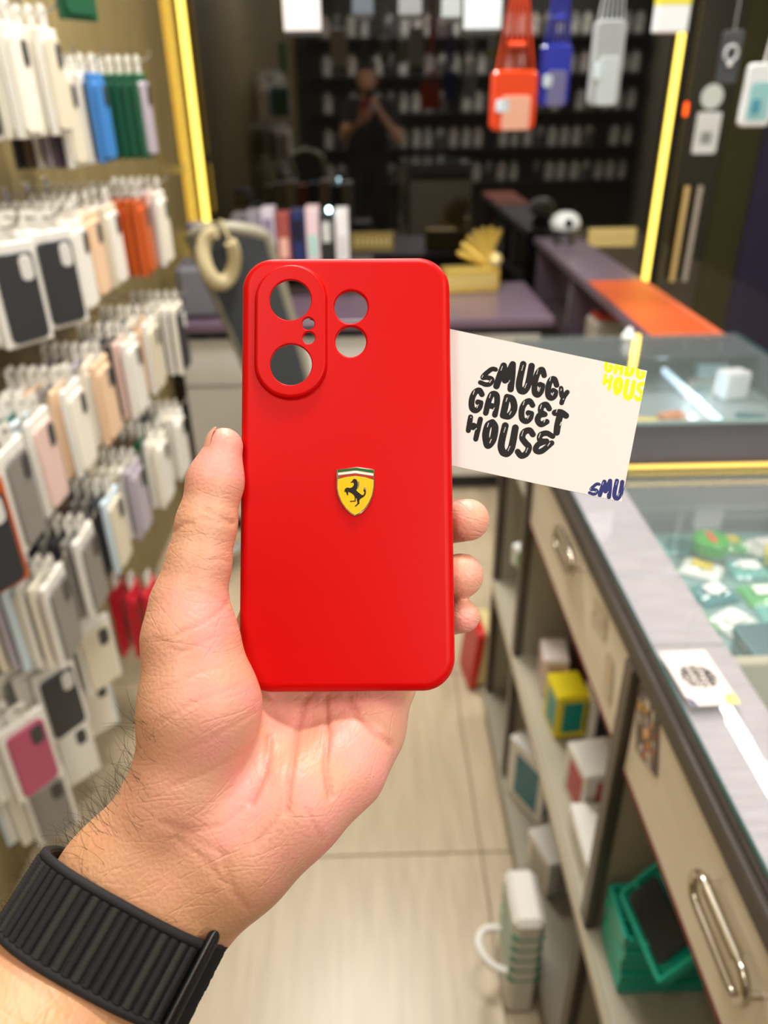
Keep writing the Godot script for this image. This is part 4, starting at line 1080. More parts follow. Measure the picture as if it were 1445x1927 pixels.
	part(b, "horse", extr(conv.call([620, 495, 650, 485, 675, 442, 705, 432, 742, 450, 762, 500, 764, 560, 747, 620, 736, 660, 780, 700, 840, 748, 872, 748, 893, 702, 868, 655, 884, 632, 912, 650, 922, 700, 906, 752, 866, 792, 820, 817, 796, 846, 791, 880, 797, 910, 720, 972, 702, 964, 760, 904, 750, 870, 742, 812, 722, 810, 722, 872, 614, 880, 611, 860, 702, 854, 705, 800, 690, 752, 640, 712, 600, 690, 575, 690, 581, 750, 562, 753, 540, 702, 530, 681, 510, 691, 504, 670, 520, 622, 560, 600, 610, 611, 650, 600, 685, 560, 690, 522, 675, 507, 630, 509]), 0.14, 0.0), enamel.call("enamel_black", "080605"), Vector3(0, 0, 1.25))
	part(b, "mane_gap", extr(conv.call([770, 470, 795, 500, 790, 580, 752, 640, 745, 628, 764, 580, 768, 520]), 0.1, 0.0), hexm("b3ab92", 0.2, 0.8), Vector3(0, 0, 1.24))
	part(b, "tail_gap", extr(conv.call([872, 630, 890, 590, 925, 620, 930, 670, 918, 650, 905, 636]), 0.1, 0.0), hexm("c9c3b0", 0.2, 0.8), Vector3(0, 0, 1.24))
	for q: Array in [["S", 610, 985], ["F", 830, 980]]:
		var tm := TextMesh.new()
		tm.text = q[0]
		var f := SystemFont.new()
		f.font_names = PackedStringArray(["Droid Serif"])
		f.font_weight = 700
		tm.font = f
		tm.font_size = 16
		tm.pixel_size = 0.125
		tm.depth = 0.12
		part(b, "letter", tm, enamel.call("enamel_letter", "d9b21a"), Vector3((q[1] - 710) * u, (680 - q[2]) * u, 1.29))

func hole_wall(st: SurfaceTool, c: Vector2, r: float, z1: float, z0: float, ch: float) -> void:
	var a := circle(c, r + ch)
	var b := circle(c, r + ch * 0.3)
	var d := circle(c, r)
	var nn := poly_normals(a)
	var inw := PackedVector2Array()
	for v in nn: inw.append(-v)
	ring_wall(st, a, z1, b, z1 - ch * 0.3, n3(inw, 0.3, 1.0), n3(inw, 0.7, 0.7))
	ring_wall(st, b, z1 - ch * 0.3, d, z1 - ch, n3(inw, 0.7, 0.7), n3(inw, 1, 0.1))
	ring_wall(st, d, z1 - ch, d, z0, n3(inw, 1, 0.1), n3(inw, 1, 0))

# ---------------------------------------------------------------- the shop's card
var card_tex: ImageTexture

const GLYPHS := {
	"S": [[0.92, 0.84, 0.62, 0.97, 0.25, 0.86, 0.2, 0.66, 0.5, 0.5, 0.82, 0.34, 0.74, 0.1, 0.4, 0.02, 0.08, 0.16]],
	"M": [[0.06, 0.0, 0.14, 0.5, 0.24, 0.95], [0.24, 0.95, 0.5, 0.3], [0.5, 0.3, 0.76, 0.95], [0.76, 0.95, 0.86, 0.5, 0.94, 0.0]],
	"U": [[0.14, 0.97, 0.12, 0.3, 0.3, 0.06, 0.5, 0.02, 0.7, 0.06, 0.88, 0.3, 0.86, 0.97]],
	"G": [[0.86, 0.82, 0.56, 0.98, 0.22, 0.82, 0.1, 0.48, 0.26, 0.1, 0.62, 0.02, 0.88, 0.2, 0.9, 0.42], [0.9, 0.4, 0.66, 0.42]],
	"Y": [[0.06, 0.95, 0.3, 0.62, 0.55, 0.5], [0.95, 0.97, 0.62, 0.5, 0.5, 0.0]],
	"A": [[0.08, 0.0, 0.12, 0.6, 0.3, 0.93, 0.7, 0.93, 0.88, 0.6, 0.92, 0.0], [0.15, 0.38, 0.85, 0.38]],
	"D": [[0.14, 0.96, 0.12, 0.04], [0.14, 0.96, 0.6, 0.92, 0.9, 0.6, 0.88, 0.3, 0.6, 0.06, 0.12, 0.04]],
	"E": [[0.88, 0.82, 0.55, 0.98, 0.2, 0.84, 0.24, 0.6, 0.6, 0.52], [0.6, 0.52, 0.18, 0.42, 0.1, 0.18, 0.45, 0.02, 0.9, 0.2]],
	"T": [[0.02, 0.88, 0.5, 0.95, 1.0, 0.86], [0.5, 0.9, 0.46, 0.4, 0.5, 0.0]],
	"H": [[0.1, 1.0, 0.14, 0.0], [0.9, 1.0, 0.86, 0.0], [0.12, 0.46, 0.88, 0.56]],
	"O": [[0.5, 0.98, 0.16, 0.8, 0.12, 0.35, 0.4, 0.03, 0.6, 0.03, 0.88, 0.35, 0.84, 0.8, 0.5, 0.98]]}

func stamp(im: Image, p: Vector2, r: float, c: Color) -> void:
	for y in range(maxi(0, int(p.y - r - 1)), mini(im.get_height(), int(p.y + r + 2))):
		for x in range(maxi(0, int(p.x - r - 1)), mini(im.get_width(), int(p.x + r + 2))):
			var d := Vector2(x + 0.5, y + 0.5).distance_to(p)
			if d < r - 0.5: im.set_pixel(x, y, c)
			elif d < r + 0.5: im.set_pixel(x, y, im.get_pixel(x, y).lerp(c, r + 0.5 - d))

func logo(im: Image, c: Vector2, R: float, ink: Color, shine: bool) -> void:
	var rows := [["SMUGGY", [-0.9, -0.54, -0.58, -0.16, -0.16, 0.17, 0.16, 0.44, 0.44, 0.72, 0.71, 0.93]], ["GADGET", [-1.0, -0.69, -0.67, -0.37, -0.34, -0.02, 0.01, 0.34, 0.36, 0.67, 0.68, 1.0]], ["HOUSE", [-0.95, -0.63, -0.6, -0.29, -0.27, 0.11, 0.1, 0.45, 0.43, 0.86]]]
	for ri in 3:
		var word: String = rows[ri][0]
		for li in word.length():
			var x0: float = rows[ri][1][li * 2]
			var x1: float = rows[ri][1][li * 2 + 1]
			var sr := 0.064 if word[li] in "MUOTD" else 0.056 if word[li] != "H" else 0.047
			if ri == 0 and (li == 0 or li == 5): sr = 0.046
			if ri == 2 and li == 4: sr = 0.05
			if ri == 2: sr *= 1.06
			var lines: Array = GLYPHS[word[li]]
			for line: Array in lines:
				var cur := Curve2D.new()
				var n := line.size() / 2
				for i in n:
					var p := Vector2(line[i * 2], line[i * 2 + 1])
					var a := Vector2(line[maxi(i - 1, 0) * 2], line[maxi(i - 1, 0) * 2 + 1])
					var b := Vector2(line[mini(i + 1, n - 1) * 2], line[mini(i + 1, n - 1) * 2 + 1])
					var tg := (b - a) / 6.0
					cur.add_point(p, -tg, tg)
				var L := cur.get_baked_length()
				var steps := int(L * 60) + 6
				for s in steps + 1:
					var q := cur.sample_baked(L * s / steps, true)
					var x := lerpf(x0 + sr * 0.72, x1 - sr * 0.72, q.x)
					var arc := sqrt(maxf(0.02, 1.0 - x * x))
					var lo: float
					var hi: float
					if ri == 0 and li == 5: lo = 0.26; hi = maxf(arc, 0.6)
					elif ri == 1 and li == 5: lo = -0.36; hi = 0.2
					elif ri == 2 and li == 0: lo = minf(-arc - (0.2 if x < -0.8 else 0.1), -0.52); hi = -0.3
					elif ri == 0: lo = 0.3; hi = maxf(arc, 0.5)
					elif ri == 1: lo = -0.265; hi = 0.275
					else: lo = minf(-arc, -0.5); hi = -0.29
					var y := lerpf(lo + sr, hi - sr, q.y)
					var pt := c + Vector2(x, -y) * R
					var rr := sr * R * (1.0 + 0.06 * sin(PI * s / steps))
					if not shine or s >= 0: stamp(im, pt, rr, ink)
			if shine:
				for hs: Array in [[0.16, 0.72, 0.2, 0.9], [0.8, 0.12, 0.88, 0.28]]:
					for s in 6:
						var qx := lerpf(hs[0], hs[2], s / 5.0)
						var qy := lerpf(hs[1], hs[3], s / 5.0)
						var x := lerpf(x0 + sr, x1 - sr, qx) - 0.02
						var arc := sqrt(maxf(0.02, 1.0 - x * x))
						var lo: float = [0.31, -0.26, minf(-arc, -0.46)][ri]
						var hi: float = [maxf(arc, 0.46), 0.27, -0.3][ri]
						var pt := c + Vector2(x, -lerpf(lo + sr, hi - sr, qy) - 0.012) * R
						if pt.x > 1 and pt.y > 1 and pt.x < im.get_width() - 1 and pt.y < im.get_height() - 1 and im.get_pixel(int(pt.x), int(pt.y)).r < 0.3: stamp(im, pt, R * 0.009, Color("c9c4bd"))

func card_material() -> StandardMaterial3D:
	if mats.has("card_print"): return mats["card_print"]
	var im := Image.create(1232, 702, false, Image.FORMAT_RGB8)
	im.fill(Color("d2c8c3"))
	var k := 14.0
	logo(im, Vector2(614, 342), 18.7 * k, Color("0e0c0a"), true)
	logo(im, Vector2(1232 - 4.3 * k, 0.8 * k), 11.9 * k, Color("e6dd10"), false)
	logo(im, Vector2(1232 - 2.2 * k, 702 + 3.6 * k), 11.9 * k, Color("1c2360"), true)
	var m := mat("card_print", Color.WHITE, 0.5, 0.0, 0.3)
	m.albedo_texture = ImageTexture.create_from_image(im)
	return m

# a thin card, printed on the +z face
func card_mesh(w: float, h: float, d: float) -> ArrayMesh:
	var st := begin()
	var p := [Vector3(-w / 2, h / 2, 0), Vector3(w / 2, h / 2, 0), Vector3(w / 2, -h / 2, 0), Vector3(-w / 2, -h / 2, 0)]
	var uv := [Vector2(0, 0), Vector2(1, 0), Vector2(1, 1), Vector2(0, 1)]
	for i: int in [0, 1, 2, 0, 2, 3]:
		st.set_normal(Vector3.BACK); st.set_uv(uv[i]); st.add_vertex(p[i])
	st.set_uv(Vector2(0.02, 0.5))
	for i: int in [0, 2, 1, 0, 3, 2]:
		st.set_normal(Vector3.FORWARD); st.set_uv(Vector2(0.02, 0.5)); st.add_vertex(p[i] - Vector3(0, 0, d))
	for i in 4:
		var a: Vector3 = p[i]
		var b: Vector3 = p[(i + 1) % 4]
		var n := ((a + b) * 0.5).normalized()
		st.set_uv(Vector2(0.02, 0.5))
		quad(st, a, b, b - Vector3(0, 0, d), a - Vector3(0, 0, d))
	return st.commit()

func held_card() -> void:
	var t := thing("business_card", "white business card with round black bubble lettering held behind the red case", "card")
	in_hand(t, Vector3(49.8, 37.5, -14.2), Vector3(-4.0, 0, -12.2))
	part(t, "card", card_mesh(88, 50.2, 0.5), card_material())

# ---------------------------------------------------------------- the person: one smooth skin over tapered bones
var bA := PackedVector3Array()
var bD := PackedVector3Array()
var bI := PackedFloat32Array()
var bR := PackedFloat32Array()
var bS := PackedFloat32Array()
var bK := PackedFloat32Array()

func bone(a: Vector3, ra: float, b: Vector3, rb: float, k: float) -> void:
	bA.append(a); bD.append(b - a); bI.append(1.0 / maxf((b - a).length_squared(), 1e-6))
	bR.append(ra); bS.append(rb - ra); bK.append(k)

func chain(p: Array, k: float) -> void:
	for i in p.size() - 1: bone(p[i][0], p[i][1], p[i + 1][0], p[i + 1][1], k)

func field(p: Vector3, list: PackedInt32Array) -> float:
	var d := 1e3
	for i in list:
		var pa := p - bA[i]
		var t := clampf(pa.dot(bD[i]) * bI[i], 0.0, 1.0)
		var di := (pa - bD[i] * t).length() - bR[i] - bS[i] * t
		var k := bK[i]
		var h := maxf(k - absf(d - di), 0.0) / k
		d = minf(d, di) - h * h * k * 0.25
	return d

# surface nets over the bones first..last; fills V and T (vertices and triangles)
func net(lo: Vector3, hi: Vector3, cell: float, first: int, last: int, V: PackedVector3Array, T: PackedInt32Array, skip := AABB()) -> Array:
	var B := 4
	var bx := int(ceil((hi.x - lo.x) / (cell * B)))
	var by := int(ceil((hi.y - lo.y) / (cell * B)))
	var bz := int(ceil((hi.z - lo.z) / (cell * B)))
	var nx := bx * B + 1
	var ny := by * B + 1
	var nz := bz * B + 1
	var sy := nx
	var sz := nx * ny
	var val := PackedFloat32Array()
	val.resize(nx * ny * nz)
	val.fill(1e3)
	var vid := PackedInt32Array()
	vid.resize(nx * ny * nz)
	vid.fill(-1)
	var diag := cell * B * 0.8661
	var active: Array[Vector3i] = []
	for kz in bz:
		for ky in by:
			for kx in bx:
				var c := lo + Vector3(kx + 0.5, ky + 0.5, kz + 0.5) * (cell * B)
				var list := PackedInt32Array()
				for i in range(first, last):
					var pa := c - bA[i]
					var t := clampf(pa.dot(bD[i]) * bI[i], 0.0, 1.0)
					if (pa - bD[i] * t).length() - bR[i] - bS[i] * t < diag + bK[i]: list.append(i)
				if list.is_empty(): continue
				if absf(field(c, list)) > diag * 1.05: continue
				if skip.size.x > 0 and skip.has_point(c): continue
				active.append(Vector3i(kx, ky, kz))
				for z in B + 1:
					for y in B + 1:
						for x in B + 1:
							var gi := (kz * B + z) * sz + (ky * B + y) * sy + kx * B + x
							if val[gi] > 999.0:
								val[gi] = field(lo + Vector3(kx * B + x, ky * B + y, kz * B + z) * cell, list)
	var offs := PackedInt32Array([0, 1, sy, sy + 1, sz, sz + 1, sz + sy, sz + sy + 1])
	var cor: Array[Vector3] = [Vector3(0, 0, 0), Vector3(1, 0, 0), Vector3(0, 1, 0), Vector3(1, 1, 0), Vector3(0, 0, 1), Vector3(1, 0, 1), Vector3(0, 1, 1), Vector3(1, 1, 1)]
	var edges := PackedInt32Array([0, 1, 2, 3, 4, 5, 6, 7, 0, 2, 1, 3, 4, 6, 5, 7, 0, 4, 1, 5, 2, 6, 3, 7])
	var cells := PackedInt32Array()
	for b in active:
		for z in B:
			for y in B:
				for x in B:
					var gx := b.x * B + x
					var gy := b.y * B + y
					var gz := b.z * B + z
					var gi := gz * sz + gy * sy + gx
					var neg := 0
					for q in 8:
						if val[gi + offs[q]] < 0.0: neg += 1
					if neg == 0 or neg == 8: continue
					var s := Vector3.ZERO
					var m := 0
					for e in range(0, 24, 2):
						var va := val[gi + offs[edges[e]]]
						var vb := val[gi + offs[edges[e + 1]]]
						if (va < 0.0) != (vb < 0.0):
							s += cor[edges[e]].lerp(cor[edges[e + 1]], va / (va - vb))
							m += 1
					vid[gi] = V.size()
					V.append(lo + (Vector3(gx, gy, gz) + s / m) * cell)
					cells.append(gi)
	for gi in cells:
		for e: Array in [[1, sy, sz], [sy, sz, 1], [sz, 1, sy]]:
			var o: int = gi + e[0]
			if o >= val.size(): continue
			if (val[gi] < 0.0) == (val[o] < 0.0): continue
			if gi - e[1] - e[2] < 0: continue
			var a := vid[gi]
			var b := vid[gi - e[1]]
			var c := vid[gi - e[1] - e[2]]
			var d := vid[gi - e[2]]
			if a < 0 or b < 0 or c < 0 or d < 0: continue
			if val[gi] < 0.0: T.append_array([a, c, b, a, d, c])
			else: T.append_array([a, b, c, a, c, d])
	return [V, T]

func vertex_normals(V: PackedVector3Array, T: PackedInt32Array) -> PackedVector3Array:
	var N := PackedVector3Array()
	N.resize(V.size())
	for i in range(0, T.size(), 3):
		var n := (V[T[i + 2]] - V[T[i]]).cross(V[T[i + 1]] - V[T[i]])
		N[T[i]] += n; N[T[i + 1]] += n; N[T[i + 2]] += n
	for i in N.size(): N[i] = N[i].normalized()
	return N

func array_mesh(V: PackedVector3Array, N: PackedVector3Array, T: PackedInt32Array, C := PackedColorArray(), UV := PackedVector2Array()) -> ArrayMesh:
	var a := []
	a.resize(Mesh.ARRAY_MAX)
	a[Mesh.ARRAY_VERTEX] = V
	a[Mesh.ARRAY_NORMAL] = N
	a[Mesh.ARRAY_INDEX] = T
	if C.size(): a[Mesh.ARRAY_COLOR] = C
	if UV.size(): a[Mesh.ARRAY_TEX_UV] = UV
	var m := ArrayMesh.new()
	m.add_surface_from_arrays(Mesh.PRIMITIVE_TRIANGLES, a)
	return m

const BOX_LO := Vector3(-150, -192, -62)
const BOX_SIZE := Vector3(215, 232, 150)

func creases() -> Array:
	# polylines of the palm and wrist lines: points, depth, half width in millimetres
	return [
		[[Vector3(-40.4, -79.0, 0.0), Vector3(-40.6, -83.7, 0.0), Vector3(-42.1, -92.1, 0.0), Vector3(-46.9, -102.4, 0.0)], 1.0, 1.2],
		[[Vector3(-46.9, -102.4, 0.0), Vector3(-56.7, -110.3, 0.0), Vector3(-67.0, -112.9, 0.0), Vector3(-77.3, -109.5, 0.0)], 0.3, 1.0],
		[[Vector3(-20.7, -65.3, 0.0), Vector3(-19.8, -78.0, 0.0), Vector3(-20.7, -89.3, 0.0), Vector3(-18.8, -100.5, 0.0)], 1.1, 1.0],
		[[Vector3(-27.6, -65.3, 0.0), Vector3(-31.2, -79.9, 0.0), Vector3(-33.1, -93.0, 0.0), Vector3(-34.2, -106.1, 0.0)], 1.1, 1.0],
		[[Vector3(-12.6, -65.3, 0.0), Vector3(-8.7, -71.7, 0.0), Vector3(-2.0, -78.4, 0.0), Vector3(2.9, -81.8, 0.0)], 1.1, 1.2],
		[[Vector3(-33.3, -94.9, 0.0), Vector3(-37.9, -109.0, 0.0), Vector3(-45.4, -117.4, 0.0)], 0.4, 0.8],
		[[Vector3(-27.6, -104.3, 0.0), Vector3(-23.0, -113.6, 0.0), Vector3(-21.8, -115.5, 0.0)], 0.4, 0.8],
		[[Vector3(-58.6, -119.3, 0.0), Vector3(-55.2, -126.8, 0.0), Vector3(-52.9, -134.2, 0.0), Vector3(-47.7, -140.2, 0.0)], 0.5, 0.9],
		[[Vector3(-79.2, -109.0, 0.0), Vector3(-67.9, -114.6, 0.0), Vector3(-58.6, -119.3, 0.0), Vector3(-54.4, -122.6, 0.0)], 0.22, 0.9],
		[[Vector3(-73.5, -114.6, 0.0), Vector3(-64.2, -122.1, 0.0), Vector3(-55.7, -131.4, 0.0)], 0.35, 0.8],
		[[Vector3(-73.9, -6.5, 0.0), Vector3(-70.7, -4.0, 0.0), Vector3(-67.5, -4.2, 0.0)], 0.5, 0.8],
		[[Vector3(-63.2, 1.0, 0.0), Vector3(-58.2, -1.6, 0.0), Vector3(-52.9, -3.8, 0.0)], 0.5, 0.8],
		[[Vector3(-64.2, -2.2, 0.0), Vector3(-58.6, -3.5, 0.0), Vector3(-53.7, -4.2, 0.0)], 0.35, 0.7],
		[[Vector3(-61.4, -17.1, 0.0), Vector3(-56.7, -16.6, 0.0), Vector3(-54.4, -17.7, 0.0)], 0.3, 0.7],
		[[Vector3(-73.5, -43.4, 0.0), Vector3(-64.2, -39.6, 0.0), Vector3(-56.7, -34.0, 0.0), Vector3(-52.6, -29.3, 0.0)], 0.35, 0.8],
		[[Vector3(-67.9, -27.4, 0.0), Vector3(-60.4, -29.3, 0.0), Vector3(-54.8, -33.1, 0.0)], 0.3, 0.8],
		[[Vector3(-81.0, -44.3, 0.0), Vector3(-71.7, -49.9, 0.0), Vector3(-60.4, -44.3, 0.0)], 0.22, 0.9],
		[[Vector3(-79.2, -63.0, 0.0), Vector3(-67.9, -57.4, 0.0), Vector3(-56.7, -54.6, 0.0)], 0.22, 0.8],
		[[Vector3(-79.2, -74.3, 0.0), Vector3(-66.0, -66.8, 0.0), Vector3(-51.1, -61.2, 0.0)], 0.22, 0.8],
		[[Vector3(-73.5, -85.5, 0.0), Vector3(-60.4, -79.9, 0.0), Vector3(-45.4, -70.5, 0.0)], 0.22, 0.8],
		[[Vector3(-75.4, -96.8, 0.0), Vector3(-60.4, -91.2, 0.0), Vector3(-45.4, -81.8, 0.0)], 0.25, 0.9]]

func skin_relief() -> ImageTexture:
	# fine furrows of the skin over the hand's own x and y
	var w := 1100
	var h := 1190
	var im := Image.create(w, h, false, Image.FORMAT_L8)
	var fn := FastNoiseLite.new()
	fn.seed = 91
	fn.frequency = 0.11
	fn.fractal_octaves = 2
	for y in h:
		for x in w:
			im.set_pixel(x, y, Color.from_hsv(0, 0, 0.72 + 0.16 * fn.get_noise_2d(x, y)))
	var r2 := RandomNumberGenerator.new()
	r2.seed = 55
	for k in 1500:
		var p := Vector2(r2.randf() * w, (0.12 + 0.88 * r2.randf()) * h)
		# local direction of the lines: across the thenar, along the wrist band lower down
		var ly := p.y / h
		var ang := -0.42 + r2.randf_range(-0.16, 0.16)
		if ly > 0.72 and p.x < w * 0.55: ang = 0.62 + r2.randf_range(-0.2, 0.2)
		elif p.x > w * 0.52 and ly > 0.5: ang = -1.25 + r2.randf_range(-0.35, 0.35)
		elif ly < 0.45: ang = 0.25 + r2.randf_range(-0.4, 0.4)
		if r2.randf() < 0.08: ang += r2.randf_range(0.9, 1.5)
		var n := 20 + r2.randi() % 70
		var depth := 0.12 + 0.22 * r2.randf()
		for s in n:
			p += Vector2(cos(ang), sin(ang)) * 1.3
			ang += r2.randf_range(-0.07, 0.07)
			var f := sin(PI * s / n)
			for dy in range(-1, 2):
				for dx in range(-1, 2):
					var ix := int(p.x) + dx
					var iy := int(p.y) + dy
					if ix >= 0 and iy >= 0 and ix < w and iy < h:
						var g := im.get_pixel(ix, iy).r - depth * f * (0.5 if dx == 0 and dy == 0 else 0.16)
						im.set_pixel(ix, iy, Color(g, g, g))
	return ImageTexture.create_from_image(im)

func nail(parent: Node3D, a: Vector3, b: Vector3, r: float, up: Vector3, length: float, half: float, tip := 0.82) -> void:
	var d := (b - a).normalized()
	up = (up - d * up.dot(d)).normalized()
	var sd := d.cross(up)
	var st := begin()
	var P := []
	for i in 9:
		var s := float(i) / 8.0
		var x := lerpf(r * tip - length, r * tip, s)
		var rr := (r if x < 0 else sqrt(maxf(r * r - x * x * 0.72, 0.1))) + 0.3
		var row := []
		for j in 9:
			var an := (float(j) / 8.0 * 2 - 1) * half * (0.8 + 0.2 * sin(PI * minf(s * 0.8 + 0.2, 1.0)))
			var n := up * cos(an) + sd * sin(an)
			row.append([b + d * x + n * (rr - (0.25 if tip < 0.6 else 0.0)), (n + d * maxf(x, 0) / r * 0.5).normalized()])
		P.append(row)
	for i in 8:
		for j in 8:
			tri(st, P[i][j][0], P[i + 1][j][0], P[i + 1][j + 1][0], P[i][j][1], P[i][j][1], P[i + 1][j][1], P[i + 1][j + 1][1])
			tri(st, P[i][j][0], P[i + 1][j + 1][0], P[i][j + 1][0], P[i][j][1], P[i][j][1], P[i + 1][j + 1][1], P[i][j + 1][1])
	part(parent, "fingernail", st.commit(), mat("nail", Color("d9a08a"), 0.25))

func person() -> void:
	var t := thing("person", "person in black t-shirt with outstretched left forearm and hand holding the red case", "person")
	t.transform = hand_frame
	var inv := hand_frame.affine_inverse()
	# --- hand (millimetres of the hand frame)
	var wA := Vector3(-86.4, -122.2, 18.0)
	var wB := Vector3(-71.0, -132.9, 18.0)
	bone(wA, 19, Vector3(-100.3, -142.2, 29.0), 18.5, 10)
	bone(wB, 18.5, Vector3(-85.3, -152.2, 29.0), 18.5, 12)
	bone(Vector3(-100.3, -142.2, 29.0), 18.5, Vector3(-110.0, -156.3, 50.0), 21, 10)
	bone(Vector3(-85.3, -152.2, 29.0), 18.5, Vector3(-96.3, -166.2, 50.0), 21, 12)
	# wrist into thenar and hypothenar
	bone(wA, 19.5, Vector3(-66.2, -93.2, 17.0), 17, 10)
	bone(Vector3(-65.9, -93.2, 17.0), 16.5, Vector3(-61.0, -64.6, 16.0), 18.8, 8)
	bone(Vector3(-61.0, -64.6, 16.0), 18.8, Vector3(-65.2, -42.3, 12.0), 15, 7)
	bone(Vector3(-65.2, -42.3, 12.0), 15, Vector3(-66.4, -31.1, 9.0), 12.2, 6)
	bone(Vector3(-77.9, -128.0, 16.0), 18, Vector3(-52.3, -106.7, 12.0), 16, 12)
	bone(wB, 19, Vector3(-48.9, -113.1, 15.0), 18.5, 10)
	bone(Vector3(-48.9, -113.1, 15.0), 18.5, Vector3(-31.6, -99.1, 9.0), 17.5, 9)
	bone(Vector3(-31.6, -99.1, 9.0), 17.5, Vector3(-15.5, -89.3, 0.0), 15, 9)
	bone(Vector3(-15.5, -89.3, 0.0), 15, Vector3(-6.7, -79.4, -10.0), 13, 8)
	bone(Vector3(-6.7, -79.4, -10.0), 13, Vector3(1.1, -65.0, -21.0), 11, 7)
	# palm
	chain([[Vector3(-53.2, -108.4, 8.0), 15.0], [Vector3(-43.9, -88.1, -2.0), 14.0], [Vector3(-49.1, -55.4, -24.0), 13.0]], 9)
	chain([[Vector3(-46.2, -109.3, 6.0), 14.0], [Vector3(-32.0, -84.1, -14.0), 12.5], [Vector3(-33.3, -57.4, -29.0), 12.0]], 8)
	chain([[Vector3(-37.4, -104.6, 4.0), 13.0], [Vector3(-16.4, -77.0, -17.0), 12.0], [Vector3(-17.1, -61.0, -28.0), 11.5]], 8)
	# thumb
	chain([[Vector3(-66.4, -31.1, 9.0), 12.2], [Vector3(-63.6, -17.6, 7.0), 10.4], [Vector3(-61.5, -4.5, 5.0), 9.8], [Vector3(-58.8, 10.8, 3.0), 9.2], [Vector3(-55.9, 23.0, 2.0), 6.5]], 4)
	# fingers behind the case, tips round its right edge
	chain([[Vector3(-49.1, -55.4, -24.0), 12.0], [Vector3(-36.0, -9.8, -34.0), 9.6], [Vector3(-6.8, 16.3, -29.0), 8.4], [Vector3(13.9, 26.4, -26.0), 7.2]], 4)
	chain([[Vector3(-33.3, -57.4, -29.0), 11.5], [Vector3(-7.0, -19.6, -38.0), 9.8], [Vector3(21.4, -4.5, -30.0), 8.6], [Vector3(31.3, -2.9, -14.0), 7.8]], 3)
	chain([[Vector3(-17.1, -61.0, -28.0), 11.0], [Vector3(1.6, -37.8, -38.0), 9.4], [Vector3(20.3, -26.8, -30.0), 8.6], [Vector3(28.6, -23.5, -13.0), 8.2]], 3)
	chain([[Vector3(1.1, -65.0, -21.0), 10.5], [Vector3(10.0, -51.0, -34.0), 8.0], [Vector3(22.3, -41.7, -28.0), 6.8], [Vector3(29.3, -38.5, -12.0), 6.0]], 3)
	var hand_end := bA.size()
	# --- the rest of the body, in metres of the room, carried into the hand frame
	var w := func(x: float, y: float, z: float) -> Vector3: return inv * Vector3(x, y, z)
	var elbow := Vector3(-195, -303, 148)
	bone(Vector3(-110.0, -156.3, 50.0), 21, elbow, 40, 20)
	bone(Vector3(-96.3, -166.2, 50.0), 21, elbow, 40, 20)
	chain([[elbow, 42.0], [w.call(-0.2, 1.38, 0.3), 55.0]], 30)
	chain([[w.call(0.2, 1.38, 0.3), 55.0], [w.call(0.28, 1.13, 0.14), 42.0], [w.call(0.1, 1.37, 0.07), 27.0], [w.call(0.075, 1.42, 0.05), 30.0]], 25)
	for k in 4: chain([[w.call(0.075, 1.41 + 0.02 * k, 0.06), 11.0], [w.call(0.055, 1.405 + 0.02 * k, 0.025), 9.0], [w.call(0.03, 1.4 + 0.02 * k, 0.034), 8.0]], 5)
	bone(w.call(0.07, 1.44, 0.06), 12, w.call(0.04, 1.47, 0.04), 9, 8)
	chain([[w.call(-0.13, 1.38, 0.33), 85.0], [w.call(0.13, 1.38, 0.33), 85.0]], 60)
	chain([[w.call(-0.08, 1.3, 0.33), 105.0], [w.call(-0.07, 0.98, 0.34), 105.0]], 60)
	chain([[w.call(0.08, 1.3, 0.33), 105.0], [w.call(0.07, 0.98, 0.34), 105.0]], 60)
	chain([[w.call(0, 1.42, 0.33), 62.0], [w.call(0, 1.52, 0.31), 55.0]], 40)
	chain([[w.call(0, 1.56, 0.27), 68.0], [w.call(0, 1.66, 0.30), 88.0]], 40)
	bone(w.call(0, 1.6, 0.19), 12, w.call(0, 1.57, 0.175), 15, 10)
	for s: float in [-1.0, 1.0]:
		bone(w.call(s * 0.088, 1.61, 0.3), 12, w.call(s * 0.09, 1.57, 0.3), 9, 8)
		chain([[w.call(s * 0.09, 0.95, 0.34), 95.0], [w.call(s * 0.11, 0.5, 0.33), 62.0], [w.call(s * 0.12, 0.1, 0.36), 42.0]], 40)
		bone(w.call(s * 0.12, 0.055, 0.38), 42, w.call(s * 0.13, 0.045, 0.18), 36, 30)
	var body_end := bA.size()
	var V := PackedVector3Array()
	var T := PackedInt32Array()
	var res := net(BOX_LO, BOX_LO + BOX_SIZE, 1.0, 0, hand_end + 2, V, T)
	V = res[0]; T = res[1]
	var fine := V.size()
	var N := vertex_normals(V, T)
	# carve the lines of the palm
	var C := PackedColorArray()
	var UV := PackedVector2Array()
	var red := PackedFloat32Array()
	red.resize(fine)
	for cr: Array in creases():
		var pts: Array = cr[0]
		var lo := Vector2(1e3, 1e3)
		var hi := -lo
		for p: Vector3 in pts:
			lo = lo.min(Vector2(p.x, p.y)); hi = hi.max(Vector2(p.x, p.y))
		# the lines are given at the case's distance; the skin lies nearer or farther, so move them along the sight
		for i in fine:
			var v := V[i]
			if N[i].z < 0.05: continue
			var f := 267.0 / (267.0 - v.z)
			var q := Vector2(v.x * f, v.y * f)
			if q.x < lo.x - 4 or q.y < lo.y - 4 or q.x > hi.x + 4 or q.y > hi.y + 4: continue
			var best := 1e3
			for s in pts.size() - 1:
				var a := Vector2(pts[s].x, pts[s].y)
				var b := Vector2(pts[s + 1].x, pts[s + 1].y)
				best = minf(best, q.distance_to(Geometry2D.get_closest_point_to_segment(q, a, b)))
			var g := exp(-best * best / (cr[2] * cr[2]))
			V[i] -= N[i] * g * cr[1]
			red[i] = maxf(red[i], g * minf(cr[1], 1.0))
